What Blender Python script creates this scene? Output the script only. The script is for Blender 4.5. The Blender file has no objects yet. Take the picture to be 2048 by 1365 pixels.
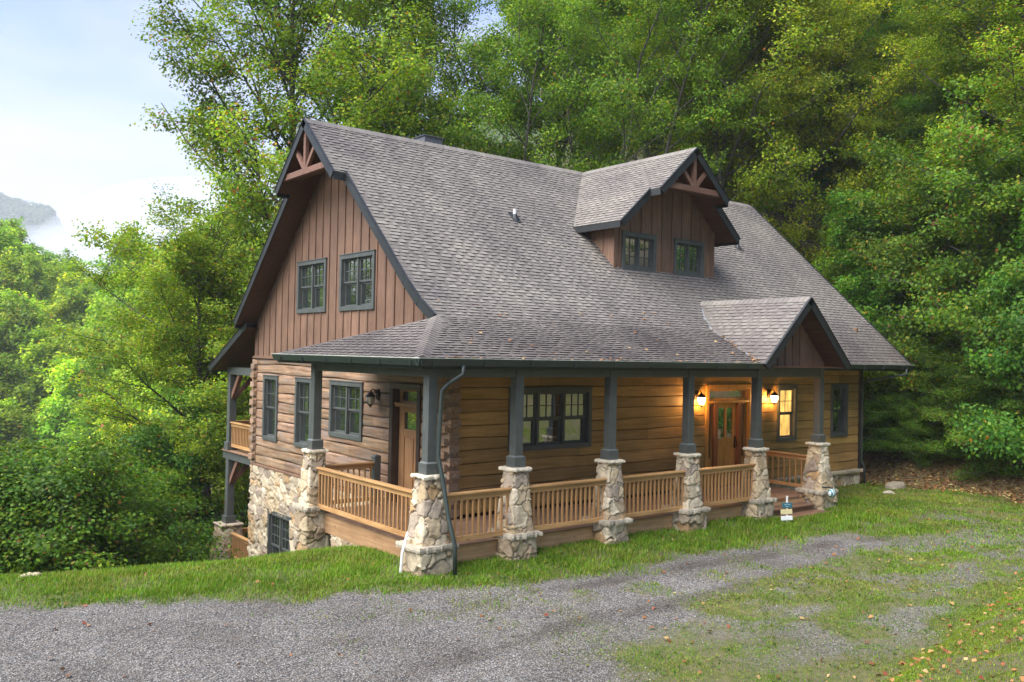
import bpy, math, random
import numpy as np
from mathutils import Matrix, Vector

R = random.Random(7)
NR = np.random.default_rng(11)
scene = bpy.context.scene
COL = scene.collection

# ------------------------------------------------------------------ camera (solved from the photo)
CAM = np.array([-10.022, -14.801, 3.375])
YAW, PITCH, ROLL, FOC = -0.6656, 0.01507, 0.0200, 1757.8
def cam_axes():
    cy, sy, cp, sp = math.cos(YAW), math.sin(YAW), math.cos(PITCH), math.sin(PITCH)
    cr, sr = math.cos(ROLL), math.sin(ROLL)
    f = np.array([-sy*cp, cy*cp, sp]); r = np.array([cy, sy, 0.0]); u = np.cross(r, f)
    return r*cr+u*sr, u*cr-r*sr, f
CR, CU, CF = cam_axes()
cd = bpy.data.cameras.new('camera'); cam = bpy.data.objects.new('camera', cd); COL.objects.link(cam)
cd.sensor_width = 36.0; cd.lens = FOC*36/2048; cd.clip_end = 5000; cd.clip_start = 0.1
M = Matrix(((CR[0], CU[0], -CF[0], CAM[0]), (CR[1], CU[1], -CF[1], CAM[1]), (CR[2], CU[2], -CF[2], CAM[2]), (0, 0, 0, 1)))
cam.matrix_world = M
scene.camera = cam
def at(px, dist):
    """ground position seen at image column px, at this horizontal distance from the camera"""
    d = CF + (px-1024)/FOC*CR
    h = d[:2]/np.hypot(d[0], d[1])
    return CAM[0]+h[0]*dist, CAM[1]+h[1]*dist

# ------------------------------------------------------------------ mesh helpers
def np_mesh(name, V, F, tint=None):
    """V (n,3), F list of int arrays (k,3) or (k,4)"""
    me = bpy.data.meshes.new(name)
    V = np.asarray(V, np.float32)
    F = [np.asarray(a, np.int32) for a in F if len(a)]
    me.vertices.add(len(V)); me.vertices.foreach_set('co', V.ravel())
    nl = sum(a.size for a in F); npoly = sum(len(a) for a in F)
    me.loops.add(nl); me.polygons.add(npoly)
    me.loops.foreach_set('vertex_index', np.concatenate([a.ravel() for a in F]))
    st = []; tot = 0
    for a in F:
        k = a.shape[1]; st.append(np.arange(len(a), dtype=np.int32)*k+tot); tot += a.size
    me.polygons.foreach_set('loop_start', np.concatenate(st))
    at_ = me.attributes.new('tint', 'FLOAT_COLOR', 'POINT')
    if tint is None: tint = np.ones((len(V), 3), np.float32)
    c = np.ones((len(V), 4), np.float32); c[:, :3] = tint
    at_.data.foreach_set('color', c.ravel())
    me.update(calc_edges=True); me.validate()
    return me

class MB:
    def __init__(s): s.v = []; s.f = []; s.t = []; s.tint = (1, 1, 1)
    def add(s, vs, fs, tint=None):
        b = len(s.v); t = tint or s.tint
        s.v.extend([tuple(map(float, p)) for p in vs]); s.t.extend([t]*len(vs))
        s.f.extend([tuple(b+i for i in f) for f in fs])
    def box(s, x0, x1, y0, y1, z0, z1, tint=None):
        x0, x1 = min(x0, x1), max(x0, x1); y0, y1 = min(y0, y1), max(y0, y1); z0, z1 = min(z0, z1), max(z0, z1)
        s.add([(x0,y0,z0),(x1,y0,z0),(x1,y1,z0),(x0,y1,z0),(x0,y0,z1),(x1,y0,z1),(x1,y1,z1),(x0,y1,z1)],
              [(0,3,2,1),(4,5,6,7),(0,1,5,4),(1,2,6,5),(2,3,7,6),(3,0,4,7)], tint)
    def beam(s, p, q, w, h, up=(0, 0, 1), tint=None):
        p, q, up = Vector(p), Vector(q), Vector(up)
        d = (q-p).normalized(); sd = d.cross(up).normalized(); u = sd.cross(d).normalized()
        c = []
        for e in (p, q):
            for a, b in ((-1,-1),(1,-1),(1,1),(-1,1)): c.append(e+sd*(a*w/2)+u*(b*h/2))
        s.add(c, [(3,2,1,0),(4,5,6,7),(0,1,5,4),(1,2,6,5),(2,3,7,6),(3,0,4,7)], tint)
    def prism(s, pts, off, tint=None):
        n = len(pts); o = Vector(off); a = [Vector(p) for p in pts]; b = [p+o for p in a]
        s.add(a+b, [tuple(range(n-1,-1,-1)), tuple(range(n,2*n))]+[(i,(i+1)%n,n+(i+1)%n,n+i) for i in range(n)], tint)
    def poly(s, pts, tint=None): s.add(pts, [tuple(range(len(pts)))], tint)
    def tube(s, pts, rad, n=8, tint=None, caps=True):
        pts = [Vector(p) for p in pts]; rings = []
        rad = rad if isinstance(rad, (list, tuple)) else [rad]*len(pts)
        prev = None; vs = []
        for i, p in enumerate(pts):
            d = (pts[min(i+1, len(pts)-1)]-pts[max(i-1, 0)]).normalized()
            a = Vector((1,0,0)) if abs(d.x) < .8 else Vector((0,1,0))
            if prev is not None: a = prev
            u = (a-d*a.dot(d)).normalized(); w = d.cross(u); prev = u
            vs += [p+(u*math.cos(2*math.pi*k/n)+w*math.sin(2*math.pi*k/n))*rad[i] for k in range(n)]
        fs = []
        for i in range(len(pts)-1):
            for k in range(n): fs.append((i*n+k, i*n+(k+1)%n, (i+1)*n+(k+1)%n, (i+1)*n+k))
        if caps: fs += [tuple(range(n-1,-1,-1)), tuple(range((len(pts)-1)*n, len(pts)*n))]
        s.add(vs, fs, tint)
    def lathe(s, prof, c, n=12, tint=None):
        vs = []; fs = []
        for r, z in prof:
            vs += [(c[0]+r*math.cos(2*math.pi*k/n), c[1]+r*math.sin(2*math.pi*k/n), c[2]+z) for k in range(n)]
        for i in range(len(prof)-1):
            for k in range(n): fs.append((i*n+k, i*n+(k+1)%n, (i+1)*n+(k+1)%n, (i+1)*n+k))
        fs += [tuple(range(n-1,-1,-1)), tuple(range((len(prof)-1)*n, len(prof)*n))]
        s.add(vs, fs, tint)
    def mesh(s, name):
        me = bpy.data.meshes.new(name)
        me.from_pydata(s.v, [], s.f)
        a = me.attributes.new('tint', 'FLOAT_COLOR', 'POINT')
        c = np.ones((len(s.v), 4), np.float32); c[:, :3] = np.array(s.t, np.float32)
        a.data.foreach_set('color', c.ravel()); me.update()
        return me

def obj(name, me, mat=None, parent=None, smooth=False, bevel=0):
    if isinstance(me, MB): me = me.mesh(name)
    o = bpy.data.objects.new(name, me); COL.objects.link(o)
    if mat: me.materials.append(mat)
    if smooth: me.polygons.foreach_set('use_smooth', [True]*len(me.polygons))
    if parent is not None:
        o.parent = parent
        if parent.type == 'EMPTY' and parent.get('world_parts'): o.matrix_parent_inverse = Matrix.Translation(-parent.location)
    if bevel:
        m = o.modifiers.new('bevel', 'BEVEL'); m.width = bevel; m.segments = 2; m.limit_method = 'ANGLE'
    return o
def tag(o, label=None, cat=None, group=None, kind=None):
    if label: o['label'] = label
    if cat: o['category'] = cat
    if group: o['group'] = group
    if kind: o['kind'] = kind
    return o
def empty(name, loc, world=False):
    o = bpy.data.objects.new(name, None); COL.objects.link(o); o.location = loc; o.empty_display_size = .3
    if world: o['world_parts'] = 1
    return o
def copy_part(o, dx=0, dy=0, dz=0, parent=None):
    c = o.copy(); COL.objects.link(c); c.location = (o.location[0]+dx, o.location[1]+dy, o.location[2]+dz)
    if parent is not None: c.parent = parent
    return c

# ------------------------------------------------------------------ materials
def new_mat(name):
    m = bpy.data.materials.new(name); m.use_nodes = True
    nt = m.node_tree; nt.nodes.clear()
    out = nt.nodes.new('ShaderNodeOutputMaterial'); b = nt.nodes.new('ShaderNodeBsdfPrincipled')
    nt.links.new(b.outputs[0], out.inputs[0])
    return m, nt, b, out
def N(nt, t, **kw):
    n = nt.nodes.new(t)
    for k, v in kw.items():
        if k.startswith('i_'): n.inputs[k[2:].replace('_', ' ')].default_value = v
        else: setattr(n, k, v)
    return n
def L(nt, a, b): nt.links.new(a, b)
def rgba(c): return (c[0], c[1], c[2], 1)
def ramp(nt, src, stops):
    r = nt.nodes.new('ShaderNodeValToRGB'); e = r.color_ramp.elements
    e[0].position, e[0].color = stops[0][0], rgba(stops[0][1]); e[1].position, e[1].color = stops[-1][0], rgba(stops[-1][1])
    for p, c in stops[1:-1]:
        x = e.new(p); x.color = rgba(c)
    L(nt, src, r.inputs[0]); return r
def mul(nt, a, b, f=1.0, mode='MULTIPLY'):
    m = nt.nodes.new('ShaderNodeMix'); m.data_type = 'RGBA'; m.blend_type = mode; m.inputs[0].default_value = f
    L(nt, a, m.inputs[6])
    if hasattr(b, 'links'): L(nt, b, m.inputs[7])
    else: m.inputs[7].default_value = rgba(b)
    return m.outputs[2]
def mixf(nt, fac, a, b):
    m = nt.nodes.new('ShaderNodeMix'); m.data_type = 'RGBA'
    L(nt, fac, m.inputs[0])
    for s, i in ((a, 6), (b, 7)):
        if hasattr(s, 'links'): L(nt, s, m.inputs[i])
        else: m.inputs[i].default_value = rgba(s)
    return m.outputs[2]
def coords(nt, scale=(1, 1, 1)):
    tc = nt.nodes.new('ShaderNodeTexCoord'); mp = nt.nodes.new('ShaderNodeMapping'); mp.inputs['Scale'].default_value = scale
    L(nt, tc.outputs['Object'], mp.inputs[0]); return mp.outputs[0]
def noise(nt, vec, scale, detail=4, rough=.55):
    n = nt.nodes.new('ShaderNodeTexNoise'); n.inputs['Scale'].default_value = scale; n.inputs['Detail'].default_value = detail; n.inputs['Roughness'].default_value = rough
    L(nt, vec, n.inputs['Vector']); return n.outputs[0]
def tintnode(nt):
    a = nt.nodes.new('ShaderNodeAttribute'); a.attribute_name = 'tint'; return a.outputs['Color']
def bump(nt, b, h, strength=.3, dist=.02):
    n = nt.nodes.new('ShaderNodeBump'); n.inputs['Strength'].default_value = strength; n.inputs['Distance'].default_value = dist
    L(nt, h, n.inputs['Height']); L(nt, n.outputs[0], b.inputs['Normal'])

def mat_plain(name, c, rough=.5, var=.12, scale=6, spec=.5, bs=.1, metal=0):
    m, nt, b, o = new_mat(name)
    v = coords(nt); n1 = noise(nt, v, scale, 5); n2 = noise(nt, v, scale*9, 3)
    lo = tuple(max(0, x*(1-var)) for x in c); hi = tuple(x*(1+var) for x in c)
    r = ramp(nt, n1, [(.3, lo), (.7, hi)])
    L(nt, mul(nt, r.outputs[0], tintnode(nt)), b.inputs['Base Color'])
    b.inputs['Roughness'].default_value = rough; b.inputs['Specular IOR Level'].default_value = spec; b.inputs['Metallic'].default_value = metal
    bump(nt, b, n2, bs, .01); return m
def mat_wood(name, c1, c2, axis, rough=.6, spec=.3, dark=None, freq=22, grey=None):
    m, nt, b, o = new_mat(name)
    sc = [freq]*3; sc[axis] = freq/16
    v = coords(nt, sc); g = noise(nt, v, 1.0, 7, .65)
    r = ramp(nt, g, [(.32, c1), (.68, c2)])
    col = r.outputs[0]
    v2 = coords(nt); big = noise(nt, v2, 1.1, 4)
    col = mul(nt, col, ramp(nt, big, [(.3, (.8,.8,.8)), (.7, (1.15,1.13,1.1))]).outputs[0])
    # knots
    kc = [2.2]*3; kc[axis] = 1.0
    vo = nt.nodes.new('ShaderNodeTexVoronoi'); vo.inputs['Scale'].default_value = 1.6; L(nt, coords(nt, kc), vo.inputs['Vector'])
    col = mul(nt, col, ramp(nt, vo.outputs['Distance'], [(.02, (.35,.25,.2)), (.09, (1,1,1))]).outputs[0], .8)
    if grey:
        sc2 = [5]*3; sc2[axis] = .8
        gs = noise(nt, coords(nt, sc2), 1.3, 8, .7)
        col = mixf(nt, ramp(nt, gs, [(.47, (0,0,0)), (.66, (.85,.85,.85))]).outputs[0], col, grey)
    L(nt, mul(nt, col, tintnode(nt)), b.inputs['Base Color'])
    b.inputs['Roughness'].default_value = rough; b.inputs['Specular IOR Level'].default_value = spec
    bump(nt, b, g, .35, .008); return m

X, Y, Z = 0, 1, 2
TRIM = mat_plain('slate_trim_paint', (.077, .083, .076), .45, .16, 5)
TRIMD = mat_plain('dark_fascia_paint', (.017, .019, .019), .5, .2, 5)
GUT = mat_plain('green_gutter_metal', (.035, .047, .042), .35, .15, 3)
GUTLIP = mat_plain('gutter_lip_metal', (.42, .42, .36), .4, .25, 4)
LOGY = mat_wood('weathered_log_side', (.150, .086, .050), (.42, .272, .172), Y, .65, .25, freq=16, grey=(.215, .182, .150))
LOGX = mat_wood('stained_log_front', (.29, .162, .048), (.48, .290, .100), X, .55, .3, freq=14)
BOARD = mat_wood('brown_board', (.142, .080, .052), (.240, .143, .095), Z, .55, .3, freq=26)
BEAMW = mat_wood('brown_beam', (.14, .070, .046), (.22, .120, .082), X, .55, .3, freq=20)
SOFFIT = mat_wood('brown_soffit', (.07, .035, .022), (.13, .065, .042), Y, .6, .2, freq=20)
CEDX = mat_wood('cedar_rail_front', (.33, .172, .065), (.56, .33, .145), X, .45, .35)
CEDY = mat_wood('cedar_rail_side', (.33, .172, .065), (.56, .33, .145), Y, .45, .35)
CEDZ = mat_wood('cedar_baluster', (.31, .158, .060), (.52, .30, .13), Z, .5, .35)
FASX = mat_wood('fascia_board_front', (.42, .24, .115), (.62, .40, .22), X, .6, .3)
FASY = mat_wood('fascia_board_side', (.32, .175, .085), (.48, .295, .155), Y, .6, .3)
DECKW = mat_wood('deck_board', (.17, .098, .062), (.30, .185, .125), X, .5, .4)
DOORF = mat_wood('honey_door', (.42, .19, .035), (.62, .32, .075), Z, .4, .45)
DOORR = mat_wood('reddish_jamb', (.20, .068, .022), (.32, .12, .04), Z, .4, .4)
DOORS = mat_wood('side_door_wood', (.26, .13, .055), (.42, .235, .115), Z, .45, .4)
DJAMB = mat_plain('dark_brown_jamb', (.05, .03, .022), .45, .2, 6)
WHITE = mat_plain('white_paint', (.75, .75, .73), .5, .06, 8)
BRONZE = mat_plain('dark_bronze', (.035, .024, .017), .4, .2, 12, metal=.6)
def mat_glass(name, tint=(.018, .022, .02), emit=None, es=0):
    m, nt, b, o = new_mat(name)
    v = coords(nt); n = noise(nt, v, .9, 2)
    L(nt, ramp(nt, n, [(.3, tuple(x*.6 for x in tint)), (.7, tuple(x*1.6 for x in tint))]).outputs[0], b.inputs['Base Color'])
    b.inputs['Roughness'].default_value = .015; b.inputs['IOR'].default_value = 2.7; b.inputs['Specular IOR Level'].default_value = .9
    if emit:
        e = noise(nt, coords(nt, (1, 1, .35)), 5, 2)
        L(nt, ramp(nt, e, [(.35, tuple(x*.45 for x in emit)), (.65, emit)]).outputs[0], b.inputs['Emission Color']); b.inputs['Emission Strength'].default_value = es
    wv = noise(nt, v, 1.7, 2); bump(nt, b, wv, .05, .02)
    return m
GLASS = mat_glass('window_glass')
GLASSLIT = mat_glass('lit_window_glass', (.05, .035, .015), (.95, .55, .14), .55)
FROST = mat_plain('frosted_lamp_glass', (.62, .58, .48), .35, .08, 10)
def mat_emit(name, c, s):
    m, nt, b, o = new_mat(name); b.inputs['Base Color'].default_value = rgba((.8, .7, .5))
    b.inputs['Emission Color'].default_value = rgba(c); b.inputs['Emission Strength'].default_value = s
    tr = nt.nodes.new('ShaderNodeBsdfTransparent'); mx = nt.nodes.new('ShaderNodeMixShader'); mx.inputs[0].default_value = .6
    L(nt, b.outputs[0], mx.inputs[2]); L(nt, tr.outputs[0], mx.inputs[1]); L(nt, mx.outputs[0], o.inputs[0])
    return m
LAMPLIT = mat_emit('lit_lamp_glass', (1, .78, .45), 3.5)

def mat_stone():
    m, nt, b, o = new_mat('ledge_stone')
    v = coords(nt); n1 = noise(nt, v, 9, 6, .65); n2 = noise(nt, v, 55, 4, .7)
    c = mul(nt, tintnode(nt), ramp(nt, n1, [(.25, (.62,.58,.54)), (.5, (1,.98,.94)), (.78, (1.22,1.18,1.08))]).outputs[0])
    c = mul(nt, c, ramp(nt, n2, [(.3, (.72,.72,.72)), (.7, (1.15,1.15,1.15))]).outputs[0])
    L(nt, c, b.inputs['Base Color']); b.inputs['Roughness'].default_value = .85; b.inputs['Specular IOR Level'].default_value = .25
    bump(nt, b, n2, .5, .012); return m
STONE = mat_stone()
def mat_shingle():
    m, nt, b, o = new_mat('asphalt_shingle')
    v = coords(nt); n1 = noise(nt, v, .55, 5, .6); n2 = noise(nt, v, 130, 2, .6); n3 = noise(nt, coords(nt, (2.2, .5, .5)), 1.1, 4)
    c = mul(nt, tintnode(nt), ramp(nt, n1, [(.3, (.78,.76,.79)), (.7, (1.14,1.13,1.08))]).outputs[0])
    c = mul(nt, c, ramp(nt, n2, [(.25, (.72,.72,.72)), (.75, (1.25,1.25,1.25))]).outputs[0])
    c = mul(nt, c, ramp(nt, n3, [(.35, (.84,.83,.85)), (.65, (1.06,1.06,1.05))]).outputs[0])
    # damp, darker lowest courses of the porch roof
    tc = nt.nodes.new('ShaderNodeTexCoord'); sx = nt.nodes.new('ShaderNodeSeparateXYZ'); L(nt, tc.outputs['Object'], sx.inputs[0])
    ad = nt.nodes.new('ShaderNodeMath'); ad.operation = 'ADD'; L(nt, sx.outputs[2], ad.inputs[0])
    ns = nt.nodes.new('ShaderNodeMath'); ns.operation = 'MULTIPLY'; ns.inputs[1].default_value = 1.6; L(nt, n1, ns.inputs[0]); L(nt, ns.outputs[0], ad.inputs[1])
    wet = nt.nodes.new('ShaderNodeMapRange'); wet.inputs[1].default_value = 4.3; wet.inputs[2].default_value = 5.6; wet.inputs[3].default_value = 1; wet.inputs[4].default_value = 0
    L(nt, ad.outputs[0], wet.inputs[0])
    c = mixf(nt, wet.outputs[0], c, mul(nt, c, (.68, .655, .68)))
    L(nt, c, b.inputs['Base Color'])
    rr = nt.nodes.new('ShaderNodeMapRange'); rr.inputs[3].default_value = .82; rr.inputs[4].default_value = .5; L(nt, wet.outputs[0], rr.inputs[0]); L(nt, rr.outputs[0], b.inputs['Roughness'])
    b.inputs['Specular IOR Level'].default_value = .35
    bump(nt, b, n2, .35, .006); return m
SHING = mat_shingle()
def mat_leaf(name, trans=.42):
    m, nt, b, o = new_mat(name)
    t = tintnode(nt); oi = nt.nodes.new('ShaderNodeObjectInfo')
    c = mul(nt, t, oi.outputs['Color'])
    L(nt, c, b.inputs['Base Color']); b.inputs['Roughness'].default_value = .46; b.inputs['Specular IOR Level'].default_value = .15
    tr = nt.nodes.new('ShaderNodeBsdfTranslucent'); L(nt, mul(nt, c, (1.3, 1.4, .5)), tr.inputs[0])
    mx = nt.nodes.new('ShaderNodeMixShader'); mx.inputs[0].default_value = trans
    L(nt, b.outputs[0], mx.inputs[1]); L(nt, tr.outputs[0], mx.inputs[2]); L(nt, mx.outputs[0], o.inputs[0])
    return m
LEAF = mat_leaf('leaf'); GRASSM = mat_leaf('grass_blade', .3)
def mat_bark():
    m, nt, b, o = new_mat('bark')
    v = coords(nt, (1, 1, .25)); n = noise(nt, v, 14, 6, .7)
    c = ramp(nt, n, [(.3, (.035,.030,.024)), (.55, (.085,.075,.062)), (.8, (.17,.155,.135))])
    L(nt, mul(nt, c.outputs[0], tintnode(nt)), b.inputs['Base Color']); b.inputs['Roughness'].default_value = .9
    bump(nt, b, n, .6, .03); return m
BARK = mat_bark()
DRY = mat_leaf('dry_leaf', .15)
PEB = mat_plain('gravel_stone', (1, 1, 1), .75, .15, 30)

# ------------------------------------------------------------------ terrain
def sstep(a, b, x):
    t = np.clip((x-a)/(b-a), 0, 1); return t*t*(3-2*t)
def vnoise(x, y, seed=0):
    """cheap smooth value noise (vectorised)"""
    xi = np.floor(x).astype(np.int64); yi = np.floor(y).astype(np.int64); fx = x-xi; fy = y-yi
    def h(a, b):
        n = (a*374761393+b*668265263+seed*974711) & 0x7fffffff
        n = (n ^ (n >> 13))*1274126177 & 0x7fffffff
        return ((n ^ (n >> 16)) & 0xffff)/65535.0
    u = fx*fx*(3-2*fx); v = fy*fy*(3-2*fy)
    return (h(xi, yi)*(1-u)+h(xi+1, yi)*u)*(1-v)+(h(xi, yi+1)*(1-u)+h(xi+1, yi+1)*u)*v
def fbm(x, y, seed=0, o=4):
    s = 0; a = .5
    for i in range(o): s = s+a*vnoise(x*2**i, y*2**i, seed+i); a *= .5
    return s/(1-.5**o)
def height(x, y):
    x = np.asarray(x, float); y = np.asarray(y, float)
    z = -.33+.02*np.minimum(y+2.5, 0)*sstep(20, 0, np.abs(y))
    z = z-.09*sstep(9, 12, x)*sstep(-3.2, -1.2, y)*sstep(19, 16, x)
    # bank falling away to the valley on the left / behind
    yc = -1.2+.3*np.maximum(0, -4-x)
    d = np.maximum(0, y-yc)
    f = np.where(d < 4, .047*d*d, .752+.376*(d-4)+.006*np.minimum(d-4, 30)**2)
    f = np.minimum(f, 34+4*fbm(x/30, y/30, 3))
    fall = sstep(15, 1, x-.12*np.maximum(y-10, 0))
    # the valley also opens to the far left
    dl = np.maximum(0, -x-13-.6*np.maximum(0, -y-4))
    f2 = np.minimum(.012*dl*dl, .2*dl); f2 = np.minimum(f2, 9)
    z = z-np.maximum(f*fall, f2*sstep(-30, -4, y))
    # wooded hill rising to the right and behind
    xs = x-15.9-.35*np.minimum(0, y+2)*-.2
    s1 = .88*(x-16.2)+.47*np.clip(y-1, 0, 1e9)*sstep(-2, 8, x)-.0
    s1 = np.minimum(s1, 95)
    z = z+np.where(s1 > 0, .46*s1*sstep(0, 3.5, s1), 0)*sstep(-2, 9, x-.58*y-3)
    # mossy bank towards the near right
    bl = -9.25+.16*(x+1.5)
    db = np.maximum(0, bl-y)*sstep(-5.5, -1.0, x)
    z = z+.50*np.minimum(db, 5.5)*sstep(0, .9, db)
    # spur across the valley
    rid = np.clip(12-.72*(x-17), -30, 34)
    t = sstep(62, 190, y+.25*x)
    z = z+t*np.maximum(0, rid-z)*sstep(160, 60, np.abs(x-5))*(1-sstep(260, 330, y))
    far = sstep(30, 140, np.hypot(x, y))
    z = z+far*3.0*(fbm(x/14, y/14, 21)-.5)
    z = z+.07*(fbm(x/1.7, y/1.7, 5)-.5)*sstep(40, 10, np.hypot(x, y))
    return z
def H1(x, y): return float(height(np.array([x]), np.array([y]))[0])

def seg_dist(px, py, poly):
    best = np.full(px.shape, 1e9); inside = np.zeros(px.shape, bool)
    n = len(poly)
    for i in range(n):
        x0, y0 = poly[i]; x1, y1 = poly[(i+1) % n]
        dx, dy = x1-x0, y1-y0
        t = np.clip(((px-x0)*dx+(py-y0)*dy)/(dx*dx+dy*dy), 0, 1)
        best = np.minimum(best, np.hypot(px-x0-t*dx, py-y0-t*dy))
        c = ((y0 > py) != (y1 > py)) & (px < (x1-x0)*(py-y0)/((y1-y0) if y1 != y0 else 1e-9)+x0)
        inside ^= c
    return np.where(inside, best, -best)
GRAV = [(-14, -.2), (-7.98, -.78), (-6.78, -1.22), (-5.51, -1.7), (-4.24, -2.4), (-2.81, -2.95), (-1.12, -3.3), (.94, -3.7), (3.54, -3.8), (5.43, -4.1), (7.75, -4.3),
        (8.04, -5.24), (6.79, -5.69), (4.94, -5.93), (3.2, -6.04), (1.07, -6.61), (-.95, -6.91), (-2.58, -7.58), (-4, -8.8), (-6, -14), (-16, -18), (-20, -4)]
GRAV2 = [(4.2, -7.9), (3.4, -7.1), (5.6, -6.9), (7.5, -6.8), (9.6, -6.4), (9.4, -7.2), (6.2, -7.7)]
def ground_masks(x, y):
    g1 = seg_dist(x, y, GRAV); g2 = seg_dist(x, y, GRAV2)
    g = np.maximum(g1, g2-.25)
    n = (fbm(x/.9, y/.9, 31, 5)-.5)*1.7+(fbm(x/3, y/3, 32, 2)-.5)*.9
    amp = sstep(-5.2, -6.2, y)*sstep(-5, -1, x); gravel = sstep(-.30-.5*amp, .35+.5*amp, g+n*(.55+1.1*amp))
    # grass tufts inside the right of the yard
    tuft = sstep(.44, .56, fbm(x/.8, y/.8, 44, 5))*sstep(-4.0, 2.5, x)*sstep(-5.2, -6.3, y)
    gravel = np.clip(gravel-.75*tuft, 0, 1)
    bare = sstep(.47, .60, fbm(x/1.5, y/.75, 141, 5))*sstep(-3.6, -4.6, y)*sstep(-9.3, -8.4, y+.16*0)*sstep(15, 9, x)*sstep(-2, 1, x)
    gravel = np.maximum(gravel, .72*bare)
    centre = sstep(.50, .62, fbm(x/.7, y/.7, 47, 5))*sstep(2.6, 0, np.abs(y+5.0+.12*x))*sstep(-6, 1, x)
    gravel = np.clip(gravel-.32*centre, 0, 1)
    s1 = .88*(x-16.0)+.47*np.clip(y-1, 0, 1e9)*sstep(-2, 8, x)
    litter = sstep(-.5, .7, s1+1.6*(fbm(x/1.2, y/1.2, 51)-.5)+.35)
    litter = np.maximum(litter, sstep(6, 10, y))
    return gravel, litter

def damp(x, y):
    """damp hollows and compacted wheel tracks of the drive: 1 = dry stone, lower = darker, browner"""
    a = .62+.75*fbm(x/1.9, y/1.1, 171, 4)
    w = .35*(fbm(x/2.5, y*0+3, 173, 2)-.5)
    c = y+4.25+.06*x+.012*(x-2)**2+w
    r = np.minimum(np.abs(c), np.abs(c+1.45))
    rut = 1-.42*sstep(.34, .08, r)*sstep(.25, .6, fbm(x/1.3, y/.5, 175, 3)+.1)*sstep(-7, -2, x)*sstep(10, 7, x)
    return np.clip(a*rut, .4, 1.25)
def lines(lo, hi, step, a, b, n):
    """dense between lo..hi, then geometric growth out to a and b"""
    d = np.arange(lo, hi+1e-6, step)
    def grow(L_):
        q = [step]; 
        s = step; t = 0; out = []
        while t < L_:
            s *= 1.13; t += s; out.append(min(t, L_))
        return np.array(out)
    return np.concatenate([(lo-grow(lo-a))[::-1], d, hi+grow(b-hi)])
def build_ground():
    xs = lines(-14, 20, .11, -1500, 1800, 60); ys = lines(-14, 5, .11, -600, 2600, 60)
    GX, GY = np.meshgrid(xs, ys); x = GX.ravel(); y = GY.ravel(); z = height(x, y)
    g, l = ground_masks(x, y)
    z = z+.025*(fbm(x/.22, y/.22, 61, 2)-.5)*g
    nx, ny = len(xs), len(ys)
    i = np.arange(ny-1)[:, None]*nx+np.arange(nx-1)[None, :]; i = i.ravel()
    F = np.stack([i, i+1, i+1+nx, i+nx], 1)
    t = np.stack([g, l, np.clip((np.hypot(x, y)-30)/60, 0, 1)], 1)
    me = np_mesh('ground', np.stack([x, y, z], 1), [F], t)
    da = me.attributes.new('damp', 'FLOAT', 'POINT'); da.data.foreach_set('value', damp(x, y).astype(np.float32))
    m, nt, b, o = new_mat('ground_surface')
    v = coords(nt); n1 = noise(nt, v, .8, 5); n2 = noise(nt, v, 7, 5, .7); n3 = noise(nt, v, 40, 3, .7)
    vo = nt.nodes.new('ShaderNodeTexVoronoi'); vo.inputs['Scale'].default_value = 42; L(nt, v, vo.inputs['Vector'])
    sep = nt.nodes.new('ShaderNodeSeparateColor'); L(nt, tintnode(nt), sep.inputs[0])
    gcell = ramp(nt, vo.outputs['Color'], [(.1, (.07,.064,.060)), (.5, (.185,.176,.163)), (.95, (.345,.33,.305))])
    grav = mul(nt, gcell.outputs[0], ramp(nt, vo.outputs['Distance'], [(.25, (1,1,1)), (.6, (.35,.34,.33))]).outputs[0])
    grav = mul(nt, grav, ramp(nt, n1, [(.3, (.78,.76,.74)), (.7, (1.12,1.12,1.14))]).outputs[0])
    grav = mixf(nt, ramp(nt, n2, [(.50, (0,0,0)), (.72, (.72,.72,.72))]).outputs[0], grav, (.135, .108, .080))
    dn = nt.nodes.new('ShaderNodeAttribute'); dn.attribute_name = 'damp'
    grav = mul(nt, grav, ramp(nt, dn.outputs['Fac'], [(.4, (.46,.40,.34)), (.85, (.92,.90,.88)), (1.0, (1.06,1.05,1.04))]).outputs[0])
    grass = ramp(nt, n2, [(.3, (.040,.058,.012)), (.5, (.082,.100,.020)), (.72, (.15,.135,.040))])
    n4 = noise(nt, v, 95, 2, .7); n5 = noise(nt, v, 2.3, 5, .65)
    gd = mixf(nt, ramp(nt, n3, [(.45, (0,0,0)), (.66, (.8,.8,.8))]).outputs[0], grass.outputs[0], (.10, .075, .048))
    gd = mixf(nt, ramp(nt, n5, [(.46, (0,0,0)), (.64, (.75,.75,.75))]).outputs[0], gd, (.125, .098, .068))
    gd = mul(nt, gd, ramp(nt, n4, [(.3, (.45,.45,.42)), (.7, (1.4,1.4,1.3))]).outputs[0])
    lit = ramp(nt, n3, [(.3, (.055,.042,.020)), (.5, (.14,.098,.046)), (.7, (.27,.18,.085))])
    base = mixf(nt, sep.outputs[0], gd, grav)
    base = mixf(nt, sep.outputs[1], base, mul(nt, lit.outputs[0], ramp(nt, n2, [(.3, (.6,.6,.6)), (.7, (1.2,1.2,1.2))]).outputs[0]))
    base = mixf(nt, sep.outputs[2], base, ramp(nt, n1, [(.3, (.03,.05,.02)), (.7, (.06,.09,.03))]).outputs[0])
    L(nt, base, b.inputs['Base Color']); b.inputs['Roughness'].default_value = .82; b.inputs['Specular IOR Level'].default_value = .3
    bump(nt, b, mixf(nt, sep.outputs[0], n2, vo.outputs['Distance']), .5, .03)
    tag(obj('ground', me, m, smooth=True), kind='structure')
build_ground()
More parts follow.
